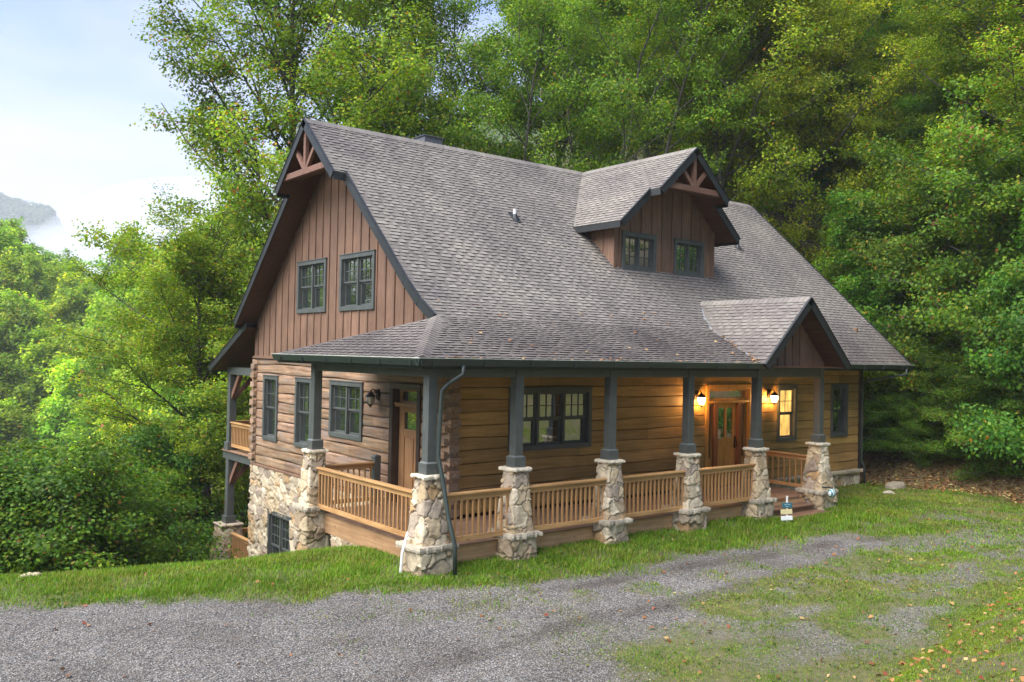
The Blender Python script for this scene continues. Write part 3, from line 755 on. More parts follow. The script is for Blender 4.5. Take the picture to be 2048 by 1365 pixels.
# ---- board and batten walls
def board_batten(name, P, a0, a1, z0f, z1f, openings, step=.406, parent=None, seed=1, phase=.2, bat=True):
    rr = random.Random(seed); mb = MB(); edges = [a0]; a = a0+phase
    while a < a1-.02: edges.append(a); a += step
    edges.append(a1)
    cuts = sorted(set(edges+[q for o in openings for q in o[:2] if a0 < q < a1]))
    for s, e in zip(cuts, cuts[1:]):
        k = sum(1 for q in edges if q <= s+1e-6); r2 = random.Random(seed*100+k); g = r2.uniform(.86, 1.13); t = (g, g, g)
        segs = [(None, None)]
        for o in openings:
            if o[0] < (s+e)/2 < o[1]: segs = [(None, o[2]), (o[3], None)]
        for lo, hi in segs:
            zs = [z0f(s) if lo is None else lo, z0f(e) if lo is None else lo, z1f(e) if hi is None else hi, z1f(s) if hi is None else hi]
            if zs[2] <= zs[1] and zs[3] <= zs[0]: continue
            pts = [P(s, zs[0], 0), P(e, zs[1], 0), P(e, max(zs[2], zs[1]), 0), P(s, max(zs[3], zs[0]), 0)]
            mb.prism(pts, Vector(P(0, 0, -.02))-Vector(P(0, 0, 0)), t)
    if bat:
        w = .042
        for a in edges[1:-1]:
            g = rr.uniform(.75, 1.0); segs = [(z0f(a), z1f(a))]
            for o in openings:
                if o[0]-.05 < a < o[1]+.05:
                    segs = [x for s, e in segs for x in ((s, min(e, o[2]-.05)), (max(s, o[3]+.05), e))]
            for s, e in segs:
                if e-s > .03: pbox(mb, P, a-w/2, a+w/2, s, e, -.001, .026, (g, g, g))
        for s in (a0, a1): pass
    return obj(name, mb, BOARD, parent or house)
def gtop(y):
    z = zmain(y)-.17
    if y < YA: z = (ZM+.82*(y-YM) if y > YM else ZB+.61*(y-YB))-.17
    return z
board_batten('gable_wall', PL, .0, DW, lambda y: 3.165, lambda y: max(3.165, gtop(y)), ops(PL)[3:5] if False else [o for o in ops(PL) if o[2] > 4], seed=3)
mb = MB(); mb.prism([(XW, 0, 3.2), (XW, DW, 3.2), (XW, RIDGE_Y, zmain(RIDGE_Y)-.2)], (-.1, 0, 0)); obj('gable_wall', mb, BOARD, house)

# ---- roof
SHT = [(.212, .191, .167), (.198, .178, .156), (.184, .165, .145), (.224, .202, .177), (.204, .185, .162)]
roof_mb = MB(); soff = MB()
rrn = random.Random(21)
def xings(poly, v):
    xs = []
    for (u0, v0), (u1, v1) in zip(poly, poly[1:]+poly[:1]):
        if (v0 <= v) != (v1 <= v): xs.append(u0+(u1-u0)*(v-v0)/(v1-v0))
    xs.sort(); return list(zip(xs[::2], xs[1::2]))
def roof_plane(mb, O, U, W, poly, thick=.13, exp=.124, under=True):
    O, U, W = Vector(O), Vector(U).normalized(), Vector(W).normalized(); n = U.cross(W)
    if n.z < 0: n = -n
    p = lambda u, v, h=0: O+U*u+W*v+n*h
    ccw = (U.cross(W)-n).length < .1
    pl = poly if ccw else poly[::-1]
    mb.poly([p(u, v) for u, v in pl], (.12, .108, .10))
    if under: soff.poly([p(u, v, -thick) for u, v in pl][::-1])
    vmin = min(q[1] for q in poly); vmax = max(q[1] for q in poly); v = vmin; exp = (vmax-vmin)/max(1, round((vmax-vmin)/exp))
    def strip(a0, a1, b0, b1, va, vb, h, t, butt):
        q = [p(a0, va, h), p(a1, va, h), p(b1, vb, .002), p(b0, vb, .002), p(a0, va, 0), p(a1, va, 0)]
        f = [(0, 1, 2, 3)] if ccw else [(3, 2, 1, 0)]
        mb.add(q[:4], f, t)
        mb.add([q[0], q[1], q[5], q[4]], [(3, 2, 1, 0) if ccw else (0, 1, 2, 3)], butt)  # butt edge coloured dark: paints the shadow line beneath each shingle
    while v < vmax-.02:
        ve = min(v+exp, vmax)+.002
        A = xings(poly, v+.004); B = xings(poly, ve-.004)
        if len(A) == len(B):
            for (a0, a1), (b0, b1) in zip(A, B):
                g = rrn.uniform(.92, 1.06); c = (.160*g, .143*g, .125*g)
                strip(a0, a1, b0, b1, v, ve, .008, c, (.05, .045, .042))
                x = max(a0, b0)+rrn.uniform(0, .3); xe = min(a1, b1)
                while x < xe-.06:
                    w = min(rrn.choice((.11, .14, .18, .22, .27)), xe-x)
                    c = SHT[rrn.randrange(5)]; g = rrn.uniform(.93, 1.07)
                    strip(x, x+w, x+.006, x+w-.006, v-.006, ve, .021, tuple(q*g for q in c), (.03, .027, .025))
                    x += w+rrn.choice((.06, .08, .11, .14))
        v += exp
nrm = lambda s: (0, 1/math.sqrt(1+s*s), s/math.sqrt(1+s*s))
def vy(y, y0, s): return (y-y0)*math.sqrt(1+s*s)
k = math.sqrt(1+SL*SL)
OV, HOV, RX = -.60, -.93, 16.6
YE = RIDGE_Y-(RIDGE_Z-3.29)/SL
XM = PORTX-(PORTZ-ZM)/PORTS; XB = PORTX-(PORTZ-ZB)/PORTS; XCc = PORTX-(PORTZ-ZC)/PORTS; YR = RIDGE_Y-(RIDGE_Z-PORTZ)/SL
XA = PORTX+(PORTZ-ZA)/PORTS*0; YRF = YA-(ZA-PORTZ)/.82
XR = PORTX+(PORTZ-3.29)/PORTS
O0 = (0, YE, 3.29); V = lambda y: vy(y, YE, SL)
main = [(OV, V(YA)), (PORTX+.05, V(YA)), (PORTX, V(YR)), (XR, 0), (RX, 0), (RX, V(RIDGE_Y)), (HOV, V(RIDGE_Y)), (HOV, V(3.5)), (OV, V(3.5))]
roof_plane(roof_mb, O0, (1, 0, 0), nrm(SL), main)
for ya_, za_, yb_, zb_, xa_, xb_ in ((YA, ZA, YM, ZM, PORTX+.05, XM), (YM, ZM, YB, ZB, XM, XB)):
    s1 = (za_-zb_)/(ya_-yb_)
    pl_ = [(OV, 0), (xb_, 0)]+([(PORTX, vy(YRF, yb_, s1))] if ya_ == YA else [])+[(xa_, vy(ya_, yb_, s1)), (OV, vy(ya_, yb_, s1))]
    roof_plane(roof_mb, (0, yb_, zb_), (1, 0, 0), nrm(s1), pl_)
s2 = (ZB-ZC)/(YB-YC); GX, GYF = -2.24, 3.40
roof_plane(roof_mb, (0, YC, ZC), (1, 0, 0), nrm(s2), [(GX, 0), (XCc, 0), (XB, vy(YB, YC, s2)), (OV, vy(YB, YC, s2))])
# hip end over the side of the porch
s3 = (ZB-ZC)/(OV-GX); W3 = (1/math.sqrt(1+s3*s3), 0, s3/math.sqrt(1+s3*s3))
roof_plane(roof_mb, (GX, YC, ZC), (0, 1, 0), W3, [(0, 0), (GYF-YC, 0), (YB-YC, (OV-GX)*math.sqrt(1+s3*s3))])
roof_mb.add([(OV, YB, ZB), (GX, GYF, ZC), (-.02, GYF, ZC+.1), (-.02, .35, 4.25)], [(0, 1, 2, 3)], SHT[1])
# back plane and back porch roof
YEb = 10.25
roof_plane(roof_mb, (0, YEb, zmain(YEb)), (-1, 0, 0), (0, -1/k, SL/k), [(-RX, 0), (-OV, 0), (-OV, (YEb-6.7)*k), (-HOV, (YEb-6.7)*k), (-HOV, (YEb-RIDGE_Y)*k), (-RX, (YEb-RIDGE_Y)*k)], exp=.28)
sb_ = (4.12-2.80)/(12.85-9.95); kb = math.sqrt(1+sb_*sb_)
roof_plane(roof_mb, (0, 12.85, 2.80), (-1, 0, 0), (0, -1/kb, sb_/kb), [(-XW, 0), (.38, 0), (.38, 2.9*kb), (-XW, 2.9*kb)], exp=.28)
# portico planes
kp = math.sqrt(1+PORTS**2)
vp = lambda z: (z-3.28)/PORTS*kp; x328 = (PORTZ-3.28)/PORTS
roof_plane(roof_mb, (PORTX-x328, 0, 3.28), (0, -1, 0), (1/kp, 0, PORTS/kp), [(2.65, 0), (2.65, vp(PORTZ)), (-YRF, vp(PORTZ)), (-YM, vp(ZM)), (-YB, vp(ZB)), (-YC, vp(ZC))])
roof_plane(roof_mb, (PORTX+x328, 0, 3.28), (0, 1, 0), (-1/kp, 0, PORTS/kp), [(-2.65, 0), (YE, 0), (YR, vp(PORTZ)), (-2.65, vp(PORTZ))])
# ridge and hip caps
def caps(p, q, w=.15, drop=.0, step=.145, up=(0, 0, 1)):
    p, q = Vector(p), Vector(q); d = q-p; n = int(d.length/step); d.normalize(); sd = d.cross(Vector(up)).normalized(); u = sd.cross(d).normalized()
    for i in range(n):
        a = p+d*(i*step); b = a+d*(step+.01); g = rrn.uniform(.9, 1.1); c = tuple(x*g for x in SHT[rrn.choice((0, 1, 4))])
        roof_mb.add([a+u*.035, a+sd*w-u*(w*drop-.012), a-sd*w-u*(w*drop-.012), b+u*.022, b+sd*w-u*(w*drop-.0), b-sd*w-u*(w*drop-.0), a, a+sd*w-u*(w*drop), a-sd*w-u*(w*drop)],
                    [(0, 1, 4, 3), (0, 3, 5, 2), (0, 6, 7, 1), (0, 2, 8, 6)], c)
caps((HOV, RIDGE_Y, RIDGE_Z+.012), (RX, RIDGE_Y, RIDGE_Z+.012), .14, .86)
caps((GX, YC, ZC+.012), (OV, YB, ZB+.012), .15, .30)
caps((PORTX, -2.66, PORTZ+.012), (PORTX, YR, PORTZ+.012), .13, .84)
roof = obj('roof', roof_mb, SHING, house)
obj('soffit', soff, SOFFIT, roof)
# leaf-free valleys in grey metal
mb = MB(); 
for p, q in (((XCc, YC, ZC), (XB, YB, ZB)), ((XB, YB, ZB), (XM, YM, ZM)), ((XM, YM, ZM), (PORTX, YRF, PORTZ))): mb.beam(Vector(p)+Vector((0, 0, .012)), Vector(q)+Vector((0, 0, .012)), .10, .012)
obj('valley_flashing', mb, mat_plain('valley_metal', (.20, .20, .20), .5, .3, 3), roof)
# rake boards and fascia (dark grey)
fb = MB()
def rake(p, q, h=.20, t=.035, lip=True):
    p, q = Vector(p), Vector(q); d = (q-p).normalized(); n = Vector((0, 0, 1))-d*d.z; n.normalize()
    fb.beam(p-n*(h/2-.03), q-n*(h/2-.03), t, h, up=n)
    if lip: fb.beam(p+n*.020, q+n*.020, t+.03, .016, up=n, tint=(.6, .6, .6))
ex = lambda x, y: (x, y, zmain(y))
rake(ex(HOV-.018, RIDGE_Y), ex(HOV-.018, 3.47)); rake(ex(HOV-.018, RIDGE_Y), ex(HOV-.018, 6.73))
rake(ex(OV-.018, 3.52), ex(OV-.018, YA)); rake((OV-.018, YA, ZA), (OV-.018, YM, ZM)); rake((OV-.018, YM, ZM), (OV-.018, YB+.05, ZB+.03)); rake(ex(OV-.018, 6.68), ex(OV-.018, YEb))
rake(ex(RX+.018, RIDGE_Y), ex(RX+.018, YE-.02)); rake(ex(RX+.018, RIDGE_Y), ex(RX+.018, YEb))
rake((-.40, 9.95, 4.12), (-.40, 12.88, 2.79))
fb.beam((HOV, 3.50, zmain(3.5)-.085), (OV, 3.50, zmain(3.5)-.085), .03, .19); fb.beam((HOV, 6.70, zmain(6.7)-.085), (OV, 6.70, zmain(6.7)-.085), .03, .19)
fb.beam((OV, YEb+.015, zmain(YEb)-.09), (RX, YEb+.015, zmain(YEb)-.09), .03, .19)
fb.beam((-.38, 12.87, 2.72), (XW, 12.87, 2.72), .03, .17)
rake((PORTX, -2.668, PORTZ), (PORTX-x328-.03, -2.668, 3.28-.03)); rake((PORTX, -2.668, PORTZ), (PORTX+x328+.03, -2.668, 3.28-.03))
fb.box(GX+.06, XCc, YC+.03, YC+.05, 3.10, 3.28); fb.box(GX+.03, GX+.05, YC+.03, GYF, 3.10, 3.28); fb.box(XR, RX, YE+.03, YE+.05, 3.10, 3.28)
obj('fascia', fb, TRIMD, roof)
# hood soffits
mb = MB(); mb.box(-.80, OV-.02, 3.9, 6.3, 7.66, 7.68); mb.box(PORTX-x328, PORTX+x328, -2.62, -2.15, 3.19, 3.205)
obj('hood_soffit', mb, SOFFIT, roof)
# gutters
def gutter(path, close=None):
    mb = MB(); lip = MB(); fl = mb
    for (x0, y0), (x1, y1), side in path:
        horiz = abs(x1-x0) > abs(y1-y0)
        prof = [(0, .0), (-.035, -.10), (-.075, -.125), (-.12, -.03), (-.125, .0), (-.115, .0), (-.07, -.113), (-.04, -.09), (-.01, .0)]
        if horiz:
            sgn = -1 if x1 > x0 else 1
            pts = [(x0, y0-(-a), ZC-.01+b) for a, b in prof]; pts = [(x0, y0+a, ZC-.01+b) for a, b in prof]; mb.prism(pts, (x1-x0, 0, 0))
            lip.box(x0, x1, y0-.135, y0-.112, ZC-.012, ZC+.004)
            x = x0+.3
            while x < x1-.1: fl.box(x-.006, x+.006, y0-.13, y0-.06, ZC-.132, ZC-.02); x += 1.05
        else:
            pts = [(x0+a, y0, ZC-.01+b) for a, b in prof]; mb.prism(pts, (0, y1-y0, 0))
            lip.box(x0-.135, x0-.112, y0, y1, ZC-.012, ZC+.004)
            y = y0+.3
            while y < y1-.1: fl.box(x0-.13, x0-.06, y-.006, y+.006, ZC-.132, ZC-.02); y += 1.05
    g = obj('gutter', mb, GUT, house); obj('gutter_lip', lip, GUTLIP, g); return g
gutter([((GX-.12, YC+.02), (XCc+.12, YC+.02), 0), ((GX+.02, YC-.1), (GX+.02, GYF), 1)])
gutter([((XR+.05, YE+.02), (RX+.05, YE+.02), 0)])
# ---- downspouts
def spout(name, pts, w=.075, d=.055):
    mb = MB(); mb.tube(pts, [.038]*len(pts), 8); return obj(name, mb, GUT, house, smooth=True)
spout('downspout', [(-1.45, -2.56, 3.17), (-1.46, -2.57, 3.02), (-1.66, -2.44, 2.86), (-1.74, -2.36, 2.74), (-1.75, -2.34, 2.4), (-1.77, -2.33, 1.62), (-1.745, -2.40, 1.36), (-1.70, -2.58, .6), (-1.66, -2.72, .18), (-1.66, -2.74, -.30)])
spout('downspout', [(16.2, -1.06, 3.17), (16.2, -1.05, 3.0), (15.9, -.75, 2.92), (15.48, -.2, 2.78), (15.38, -.08, 2.7), (15.38, -.08, .30), (15.42, -.16, .12), (15.42, -.17, -.38)])
mb = MB(); mb.box(XW-.03, XW+.07, -.09, .06, -.0, 3.3); obj('corner_board', mb, TRIMD, house)
# ---- gable trusses
def truss(P3, half, zb, ztop, parent, zc=0):
    mb = MB(); mb.beam(P3(-half, zb), P3(half, zb), .11, .15); t = obj('gable_truss', mb, BEAMW, parent, bevel=.006)
    mb = MB(); mb.beam(P3(0, zb+.075), P3(0, ztop), .09, .12, up=Vector(P3(1, 0))-Vector(P3(0, 0))); obj('king_post', mb, BEAMW, t)
    for s in (-1, 1):
        mb = MB(); mb.beam(P3(s*.07, zb+.08), P3(s*.52, zb+.56), .08, .10); obj('brace', mb, BEAMW, t)
truss(lambda a, z: (-.86, RIDGE_Y+.03+a, z), 1.22, 7.72, 8.86, house)
# ---- dormer
dm = MB()
kd = math.sqrt(1+DRS**2); dr_mb = MB(); soff = MB()
zd = lambda h: DRZ-DRS*h
EW, HWD, YRK, YHD = 2.38, 1.36, 1.0, .60
ym = lambda h: RIDGE_Y-(RIDGE_Z-zd(h))/SL
for s in (-1, 1):
    O_ = (DRX+s*EW, 0, zd(EW)); U_ = (0, -s*-1*-1, 0); U_ = (0, 1, 0) if s > 0 else (0, -1, 0); sg = 1 if s > 0 else -1
    vv = lambda h: (EW-h)*kd
    poly = [(sg*YRK, 0), (sg*ym(EW), 0), (sg*ym(0), vv(0)), (sg*YHD, vv(0)), (sg*YHD, vv(HWD)), (sg*YRK, vv(HWD))]
    roof_plane(dr_mb, O_, U_, (-s/kd, 0, DRS/kd), poly, thick=.12)
roof_keep = roof_mb; roof_mb = dr_mb
caps((DRX, YHD, DRZ+.012), (DRX, ym(0), DRZ+.012), .13, .84); roof_mb = roof_keep
dtop = lambda x: zd(abs(x-DRX))-.15
dormer = board_batten('dormer', PD, 6.17, 10.19, lambda x: 5.60, dtop, [o for o in ops(PD)], seed=9)
dormer['label'] = 'front dormer with two small windows'
mb = MB()
for x, sg in ((6.17, -1), (10.19, 1)):
    z0 = dtop(x)+.05; yb = RIDGE_Y-(RIDGE_Z-z0)/SL; pts = [(x, 1.585, 5.55), (x, yb, z0), (x, 1.585, z0)]
    mb.prism(pts, (-sg*.03, 0, 0))
    for q in (2.0, 2.45): mb.box(x-.02, x+.02, q, q+.04, zmain(q+.04)-.02, z0)
mb.box(6.15, 6.23, 1.575, 1.61, 5.62, dtop(6.17)); mb.box(10.13, 10.21, 1.575, 1.61, 5.62, dtop(10.19)); mb.box(6.17, 10.19, 1.57, 1.60, 5.575, 5.625)
obj('side_wall', mb, BOARD, dormer)
dr = obj('dormer_roof', dr_mb, SHING, dormer); obj('dormer_soffit', soff, SOFFIT, dormer)
fb = MB(); dp = lambda h, y: (DRX+h, y, zd(abs(h)))
for s in (-1, 1):
    rake(dp(0, YHD-.018), dp(s*(HWD+.02), YHD-.018)); rake(dp(s*(HWD-.02), YRK-.018), dp(s*(EW+.02), YRK-.018))
    x = DRX+s*HWD; fb.beam((x, YHD, zd(HWD)-.085), (x, YRK, zd(HWD)-.085), .03, .18)
    x = DRX+s*(EW+.012); fb.beam((x, YRK, zd(EW)-.075), (x, ym(EW)+.02, zd(EW)-.075), .03, .17); fb.box(x-.02, x+.02, YRK, ym(EW), zd(EW)+.0, zd(EW)+.018)
obj('dormer_fascia', fb, TRIMD, dormer)
mb = MB(); mb.box(DRX-1.1, DRX+1.1, YHD+.14, YRK-.02, zd(HWD)+.07, zd(HWD)+.085); obj('hood_soffit', mb, SOFFIT, dormer)
truss(lambda a, z: (DRX+a, YHD+.07, z), 1.12, zd(HWD)+.14, DRZ-.12, dormer)
for i in (8, 9): pass
# ---- portico gable
pw = board_batten('portico_gable', PP, PORTX-1.58, PORTX+1.50, lambda x: 3.19, lambda x: max(3.19, PORTZ-.15-PORTS*abs(x-PORTX)), [], step=.30, seed=14)
# ---- roof fittings
mb = MB(); mb.box(2.72, 3.30, 5.45, 6.0, 8.2, 9.27); mb.box(2.68, 3.34, 5.41, 6.04, 9.27, 9.295); obj('chimney', mb, mat_plain('chimney_metal', (.10, .105, .115), .4, .15, 4), roof, bevel=.01)
for x, y in ((3.84, 2.85), (13.05, 2.95)):
    mb = MB(); mb.tube([(x, y, zmain(y)-.05), (x, y, zmain(y)+.22)], .04, 10); vp_ = obj('vent_pipe', mb, WHITE, roof, smooth=False)
    mb = MB(); mb.lathe([(.10, -.08), (.07, .02), (.05, .09)], (x, y-.02, zmain(y)), 10); mb.beam((x, y-.16, zmain(y-.16)+.022), (x, y+.12, zmain(y+.12)+.022), .26, .008, up=(0, -SL, 1)); obj('boot', mb, TRIMD, vp_)

# ---- back porch (left rear)
mb = MB(); mb.box(.0, .22, 12.12, 12.34, .2, 2.58); bp_ = obj('porch_post', mb, TRIM, house, bevel=.008)
mb = MB(); mb.box(-.05, .27, 12.07, 12.39, .225, .47); obj('base_trim', mb, TRIM, bp_, bevel=.006)
for q in ((.01, .21, 10.26, 12.46, 2.575, 2.80), (.215, XW, 12.16, 12.36, 2.58, 2.80), (.0, .2, 10.26, 12.5, -.06, .19), (.0, XW, 12.501, 12.6, -.06, .19)):
    mb = MB(); mb.box(*q); obj('porch_beam', mb, TRIM, house, bevel=.006)
mb = MB(); mb.box(-.06, XW, 10.26, 12.56, .191, .222); obj('porch_deck', mb, DECKW, house)
mb = MB(); mb.box(.0, .22, 12.12, 12.34, -2.05, -.061); bp_ = obj('porch_post', mb, TRIM, house, bevel=.008)
mb = MB(); mb.box(-.06, .28, 12.06, 12.40, -2.05, -1.82); obj('base_trim', mb, TRIM, bp_, bevel=.006)
for z0 in (2.575, -.061):
    mb = MB(); mb.beam((.11, 12.15, z0-.72), (.11, 11.55, z0), .12, .14); obj('brace', mb, BEAMW, house)
    mb = MB(); mb.beam((.20, 12.22, z0-.72), (.85, 12.22, z0), .12, .14, up=(0, 1, 0)); obj('brace', mb, BEAMW, house)
v, f, t = join(frustum_stone(.11, 12.23, .45, .30, -3.35, -2.1, 31, res=.03, cell=.28, depth=.06, bright=.8)+frustum_stone(.11, 12.23, .56, .55, -5.6, -3.35, 35, res=.04, cell=.34, depth=.06, bright=.8))
pier = obj('stone_pier', np_mesh('stone_pier', v, f, t), STONE, house, smooth=True)
mb = MB(); slab_stone(mb, .11, 12.23, .36, .36, -2.11, -2.05, 77, (.42, .34, .27), .015); obj('cap_stone', mb, STONE, pier)
railing((.08, 10.28), (.08, 12.1), CEDY, zr=.222, nbal=15, h=.88)
railing((.24, 12.42), (6.0, 12.42), CEDX, zr=.222, nbal=12, h=.88)
railing((.08, 10.28), (.08, 11.95), CEDY, zr=-3.17, nbal=13, h=.88)
railing((.45, 12.3), (4.0, 12.3), CEDX, zr=-3.17, nbal=10, h=.88)
mb = MB(); mb.box(.0, XW, 10.26, 12.5, -3.2, -3.171); mb.box(.0, .05, 10.26, 12.0, -3.55, -3.2005); obj('porch_deck', mb, FASY, house)

# ------------------------------------------------------------------ things on the house
def lantern(loc, out, lit, label):
    e = empty('wall_lantern', loc); ox, oy = out
    tag(e, label, 'lantern', 'wall lanterns by the doors')
    mb = MB(); mb.box(-.05-abs(oy)*.0, .05, -.05, .05, -.12, .12) if False else None
    w = .055
    bx = (-w if oy else (0 if ox < 0 else 0), )
    if oy: mb.box(-w, w, -.0, -.03, -.12, .12)
    else: mb.box(0, -.03, -w, w, -.12, .12)
    d = .20
    mb.tube([(ox*.02, oy*.02, .03), (ox*.09, oy*.09, .10), (ox*.16, oy*.16, .12), (ox*d, oy*d, .06)], .014, 6)
    mb.tube([(ox*.03, oy*.03, -.05), (ox*.08, oy*.08, .02), (ox*.10, oy*.10, .10)], .009, 6)
    c = (ox*d, oy*d, -.20)
    obj('bracket', mb, BRONZE, e)
    mb = MB(); mb.lathe([(.115, .155), (.12, .17), (.085, .205), (.045, .245), (.02, .26), (.014, .29), (.0, .30)], c, 12); mb.lathe([(.0, -.10), (.02, -.085), (.028, -.06), (.05, -.045), (.062, -.03)], c, 10)
    for k in range(6):
        a = k*math.pi/3+.3; mb.tube([(c[0]+.062*math.cos(a), c[1]+.062*math.sin(a), c[2]-.03), (c[0]+.098*math.cos(a), c[1]+.098*math.sin(a), c[2]+.06), (c[0]+.110*math.cos(a), c[1]+.110*math.sin(a), c[2]+.158)], .006, 4)
    obj('lantern_cage', mb, BRONZE, e, smooth=False)
    mb = MB(); mb.lathe([(.055, -.028), (.085, .05), (.10, .15)], c, 14); obj('lamp_glass', mb, LAMPLIT if lit else FROST, e, smooth=True)
    if lit:
        ld = bpy.data.lights.new('lamp', 'POINT'); ld.energy = lit; ld.color = (1, .50, .15); ld.shadow_soft_size = .04
        lo = bpy.data.objects.new('lamp', ld); COL.objects.link(lo); lo.parent = e; lo.location = (c[0], c[1], c[2]+.05)
    return e
lantern((7.60, -.004, 2.42), (0, -1), 45, 'lit bronze lantern on the log wall between front door and triple window')
lantern((10.68, -.004, 2.42), (0, -1), 45, 'lit bronze lantern between front door and yellow-lit narrow window')
lantern((-.004, 2.86, 2.40), (-1, 0), 0, 'unlit bronze lantern with frosted glass beside the side door')
# ------------------------------------------------------------------ trees
GREENS = {'yellowgreen': [(.140,.226,.014), (.102,.186,.014), (.195,.250,.018), (.064,.140,.012)],
          'mid': [(.078,.158,.014), (.108,.194,.017), (.054,.124,.012), (.150,.210,.017)],
          'deep': [(.042,.130,.018), (.060,.160,.022), (.032,.096,.014), (.094,.178,.021)],
          'olive': [(.145,.215,.013), (.112,.180,.012), (.205,.252,.016), (.080,.142,.010)]}
AUT = np.array([(.30,.19,.02), (.33,.13,.018), (.24,.075,.02), (.36,.26,.035), (.16,.06,.025)])
def tubes(paths, n):
    V = []; F = []; b = 0
    for P, r in paths:
        P = np.asarray(P, float); m = len(P); d = np.gradient(P, axis=0); d /= np.linalg.norm(d, axis=1)[:, None]+1e-9
        ref = np.where(np.abs(d[:, 2:3]) < .9, np.array([[0, 0, 1.0]]), np.array([[1.0, 0, 0]]))
        u = np.cross(d, ref); u /= np.linalg.norm(u, axis=1)[:, None]+1e-9; w = np.cross(d, u)
        a = np.arange(n)*2*math.pi/n
        ring = P[:, None, :]+(u[:, None, :]*np.cos(a)[None, :, None]+w[:, None, :]*np.sin(a)[None, :, None])*np.asarray(r)[:, None, None]
        V.append(ring.reshape(-1, 3))
        i = np.arange(m-1)[:, None]*n; k = np.arange(n)[None, :]
        F.append(np.stack([i+k, i+(k+1) % n, i+n+(k+1) % n, i+n+k], -1).reshape(-1, 4)+b); b += m*n
    return np.concatenate(V), np.concatenate(F)
def gen_tree(name, seed, H, rad, lo, nlimb, nleaf, leaf, pal, aut=.03, tr=.22, stems=1, flat=.6, up=(.35, 1.1), sig=.32, shape='oval', droop=0.0, lean=.04):
    g = np.random.default_rng(seed); tp = []; lp = []; sp = []; cl = []
    for s in range(stems):
        m = 9; base = np.array([0, 0, -.8]) if stems == 1 else np.array([g.normal(0, .25), g.normal(0, .25), -.8])
        h = H*(.93 if s == 0 else g.uniform(.7, .92)); t = np.linspace(0, 1, m)
        ln = g.normal(0, lean if stems == 1 else .09, 2)*h
        wob = np.cumsum(g.normal(0, .012*h, (m, 2)), axis=0); wob[0] = 0
        P = np.stack([base[0]+ln[0]*t**1.3+wob[:, 0], base[1]+ln[1]*t**1.3+wob[:, 1], base[2]+(h-base[2])*t], 1)
        r = tr*(1-.9*t**.85)*(1 if stems == 1 else .72)+.015; r[0] *= 1.35
        tp.append((P, r)); nl = nlimb if stems == 1 else int(nlimb*.6)
        for i in range(nl):
            q = lo+(0.99-lo)*((i+g.uniform(0, .9))/nl)**.9; k = q*(m-1); k0 = min(int(k), m-2); p0 = P[k0]+(P[k0+1]-P[k0])*(k-k0)
            c = (q-lo)/(1-lo)
            if shape == 'oval': pr = .42+.62*math.sin(math.pi*min(1, c*.86+.10))
            elif shape == 'dome': pr = (1-c**2)**.5*.95+.15
            else: pr = 1.05-.8*c
            Lb = rad*pr*g.uniform(.65, 1.12); az = i*2.399+g.normal(0, .45); el = up[0]+(up[1]-up[0])*c+g.normal(0, .14)
            d0 = np.array([math.cos(az)*math.cos(el), math.sin(az)*math.cos(el), math.sin(el)]); mm = 6; tt = np.linspace(0, 1, mm)
            bend = np.array([g.normal(0, .10), g.normal(0, .10), .10-droop+g.normal(0, .06)])
            Q = p0+d0*(tt[:, None]*Lb)+bend*(tt[:, None]**2*Lb)+np.cumsum(g.normal(0, .012*Lb, (mm, 3)), 0)*(tt[:, None] > 0)
            rl = max(.016, .48*np.interp(k, np.arange(m), r)); lp.append((Q, rl*(1-.85*tt)+.006))
            limb_t = g.normal(0, 1)
            for j in range(max(3, int(Lb*1.7))):
                f = g.uniform(.22, 1.0); kk = f*(mm-1); a0 = min(int(kk), mm-2); s0 = Q[a0]+(Q[a0+1]-Q[a0])*(kk-a0)
                dd = Q[a0+1]-Q[a0]; dd = dd/np.linalg.norm(dd); rv = g.normal(0, 1, 3); rv[2] *= flat
                e = dd*.55+rv/np.linalg.norm(rv)*.75; e /= np.linalg.norm(e); ls = Lb*(.42-.22*f)*g.uniform(.7, 1.3)+.25
                t4 = np.linspace(0, 1, 4); S = s0+e*(t4[:, None]*ls)+np.array([0, 0, .12-droop])*(t4[:, None]**2*ls); sp.append((S, rl*.40*(1-.8*t4)+.005))
                for w in range(max(2, int(ls*3.2))):
                    x = g.uniform(.25, 1.08); cl.append(np.concatenate([s0+e*x*ls+np.array([0, 0, .12-droop])*x*x*ls, [limb_t, g.normal(0, 1)]]))
    cl = np.array(cl); wgt = g.uniform(.4, 1.6, len(cl)); ci = g.choice(len(cl), nleaf, p=wgt/wgt.sum()); C = cl[ci]
    off = np.clip(g.normal(0, 1, (nleaf, 3)), -1.5, 1.5)*np.array([sig, sig, sig*flat]); pos = C[:, :3]+off
    onrm = off/(np.linalg.norm(off, axis=1)[:, None]+1e-6)
    nr = g.normal(0, 1, (nleaf, 3)); nr /= np.linalg.norm(nr, axis=1)[:, None]
    ctr = np.array([0, 0, H*(lo+1)/2]); outw = pos-ctr; outw /= np.linalg.norm(outw, axis=1)[:, None]+1e-6
    n = nr*.65+onrm*.35+outw*.35+np.array([0, 0, .55]); n /= np.linalg.norm(n, axis=1)[:, None]
    a = np.cross(n, g.normal(0, 1, (nleaf, 3))); a /= np.linalg.norm(a, axis=1)[:, None]+1e-6; b = np.cross(n, a)
    sz = leaf*g.uniform(.6, 1.35, nleaf)[:, None]
    V = np.stack([pos-a*sz*.5, pos+b*sz*.36-n*sz*.10+a*sz*.05, pos+a*sz*.55-n*sz*.12, pos-b*sz*.36-n*sz*.10+a*sz*.05], 1).reshape(-1, 3)
    F = np.arange(nleaf*4).reshape(-1, 4)
    pa = np.array(GREENS[pal]); col = pa[g.integers(0, len(pa), nleaf)]
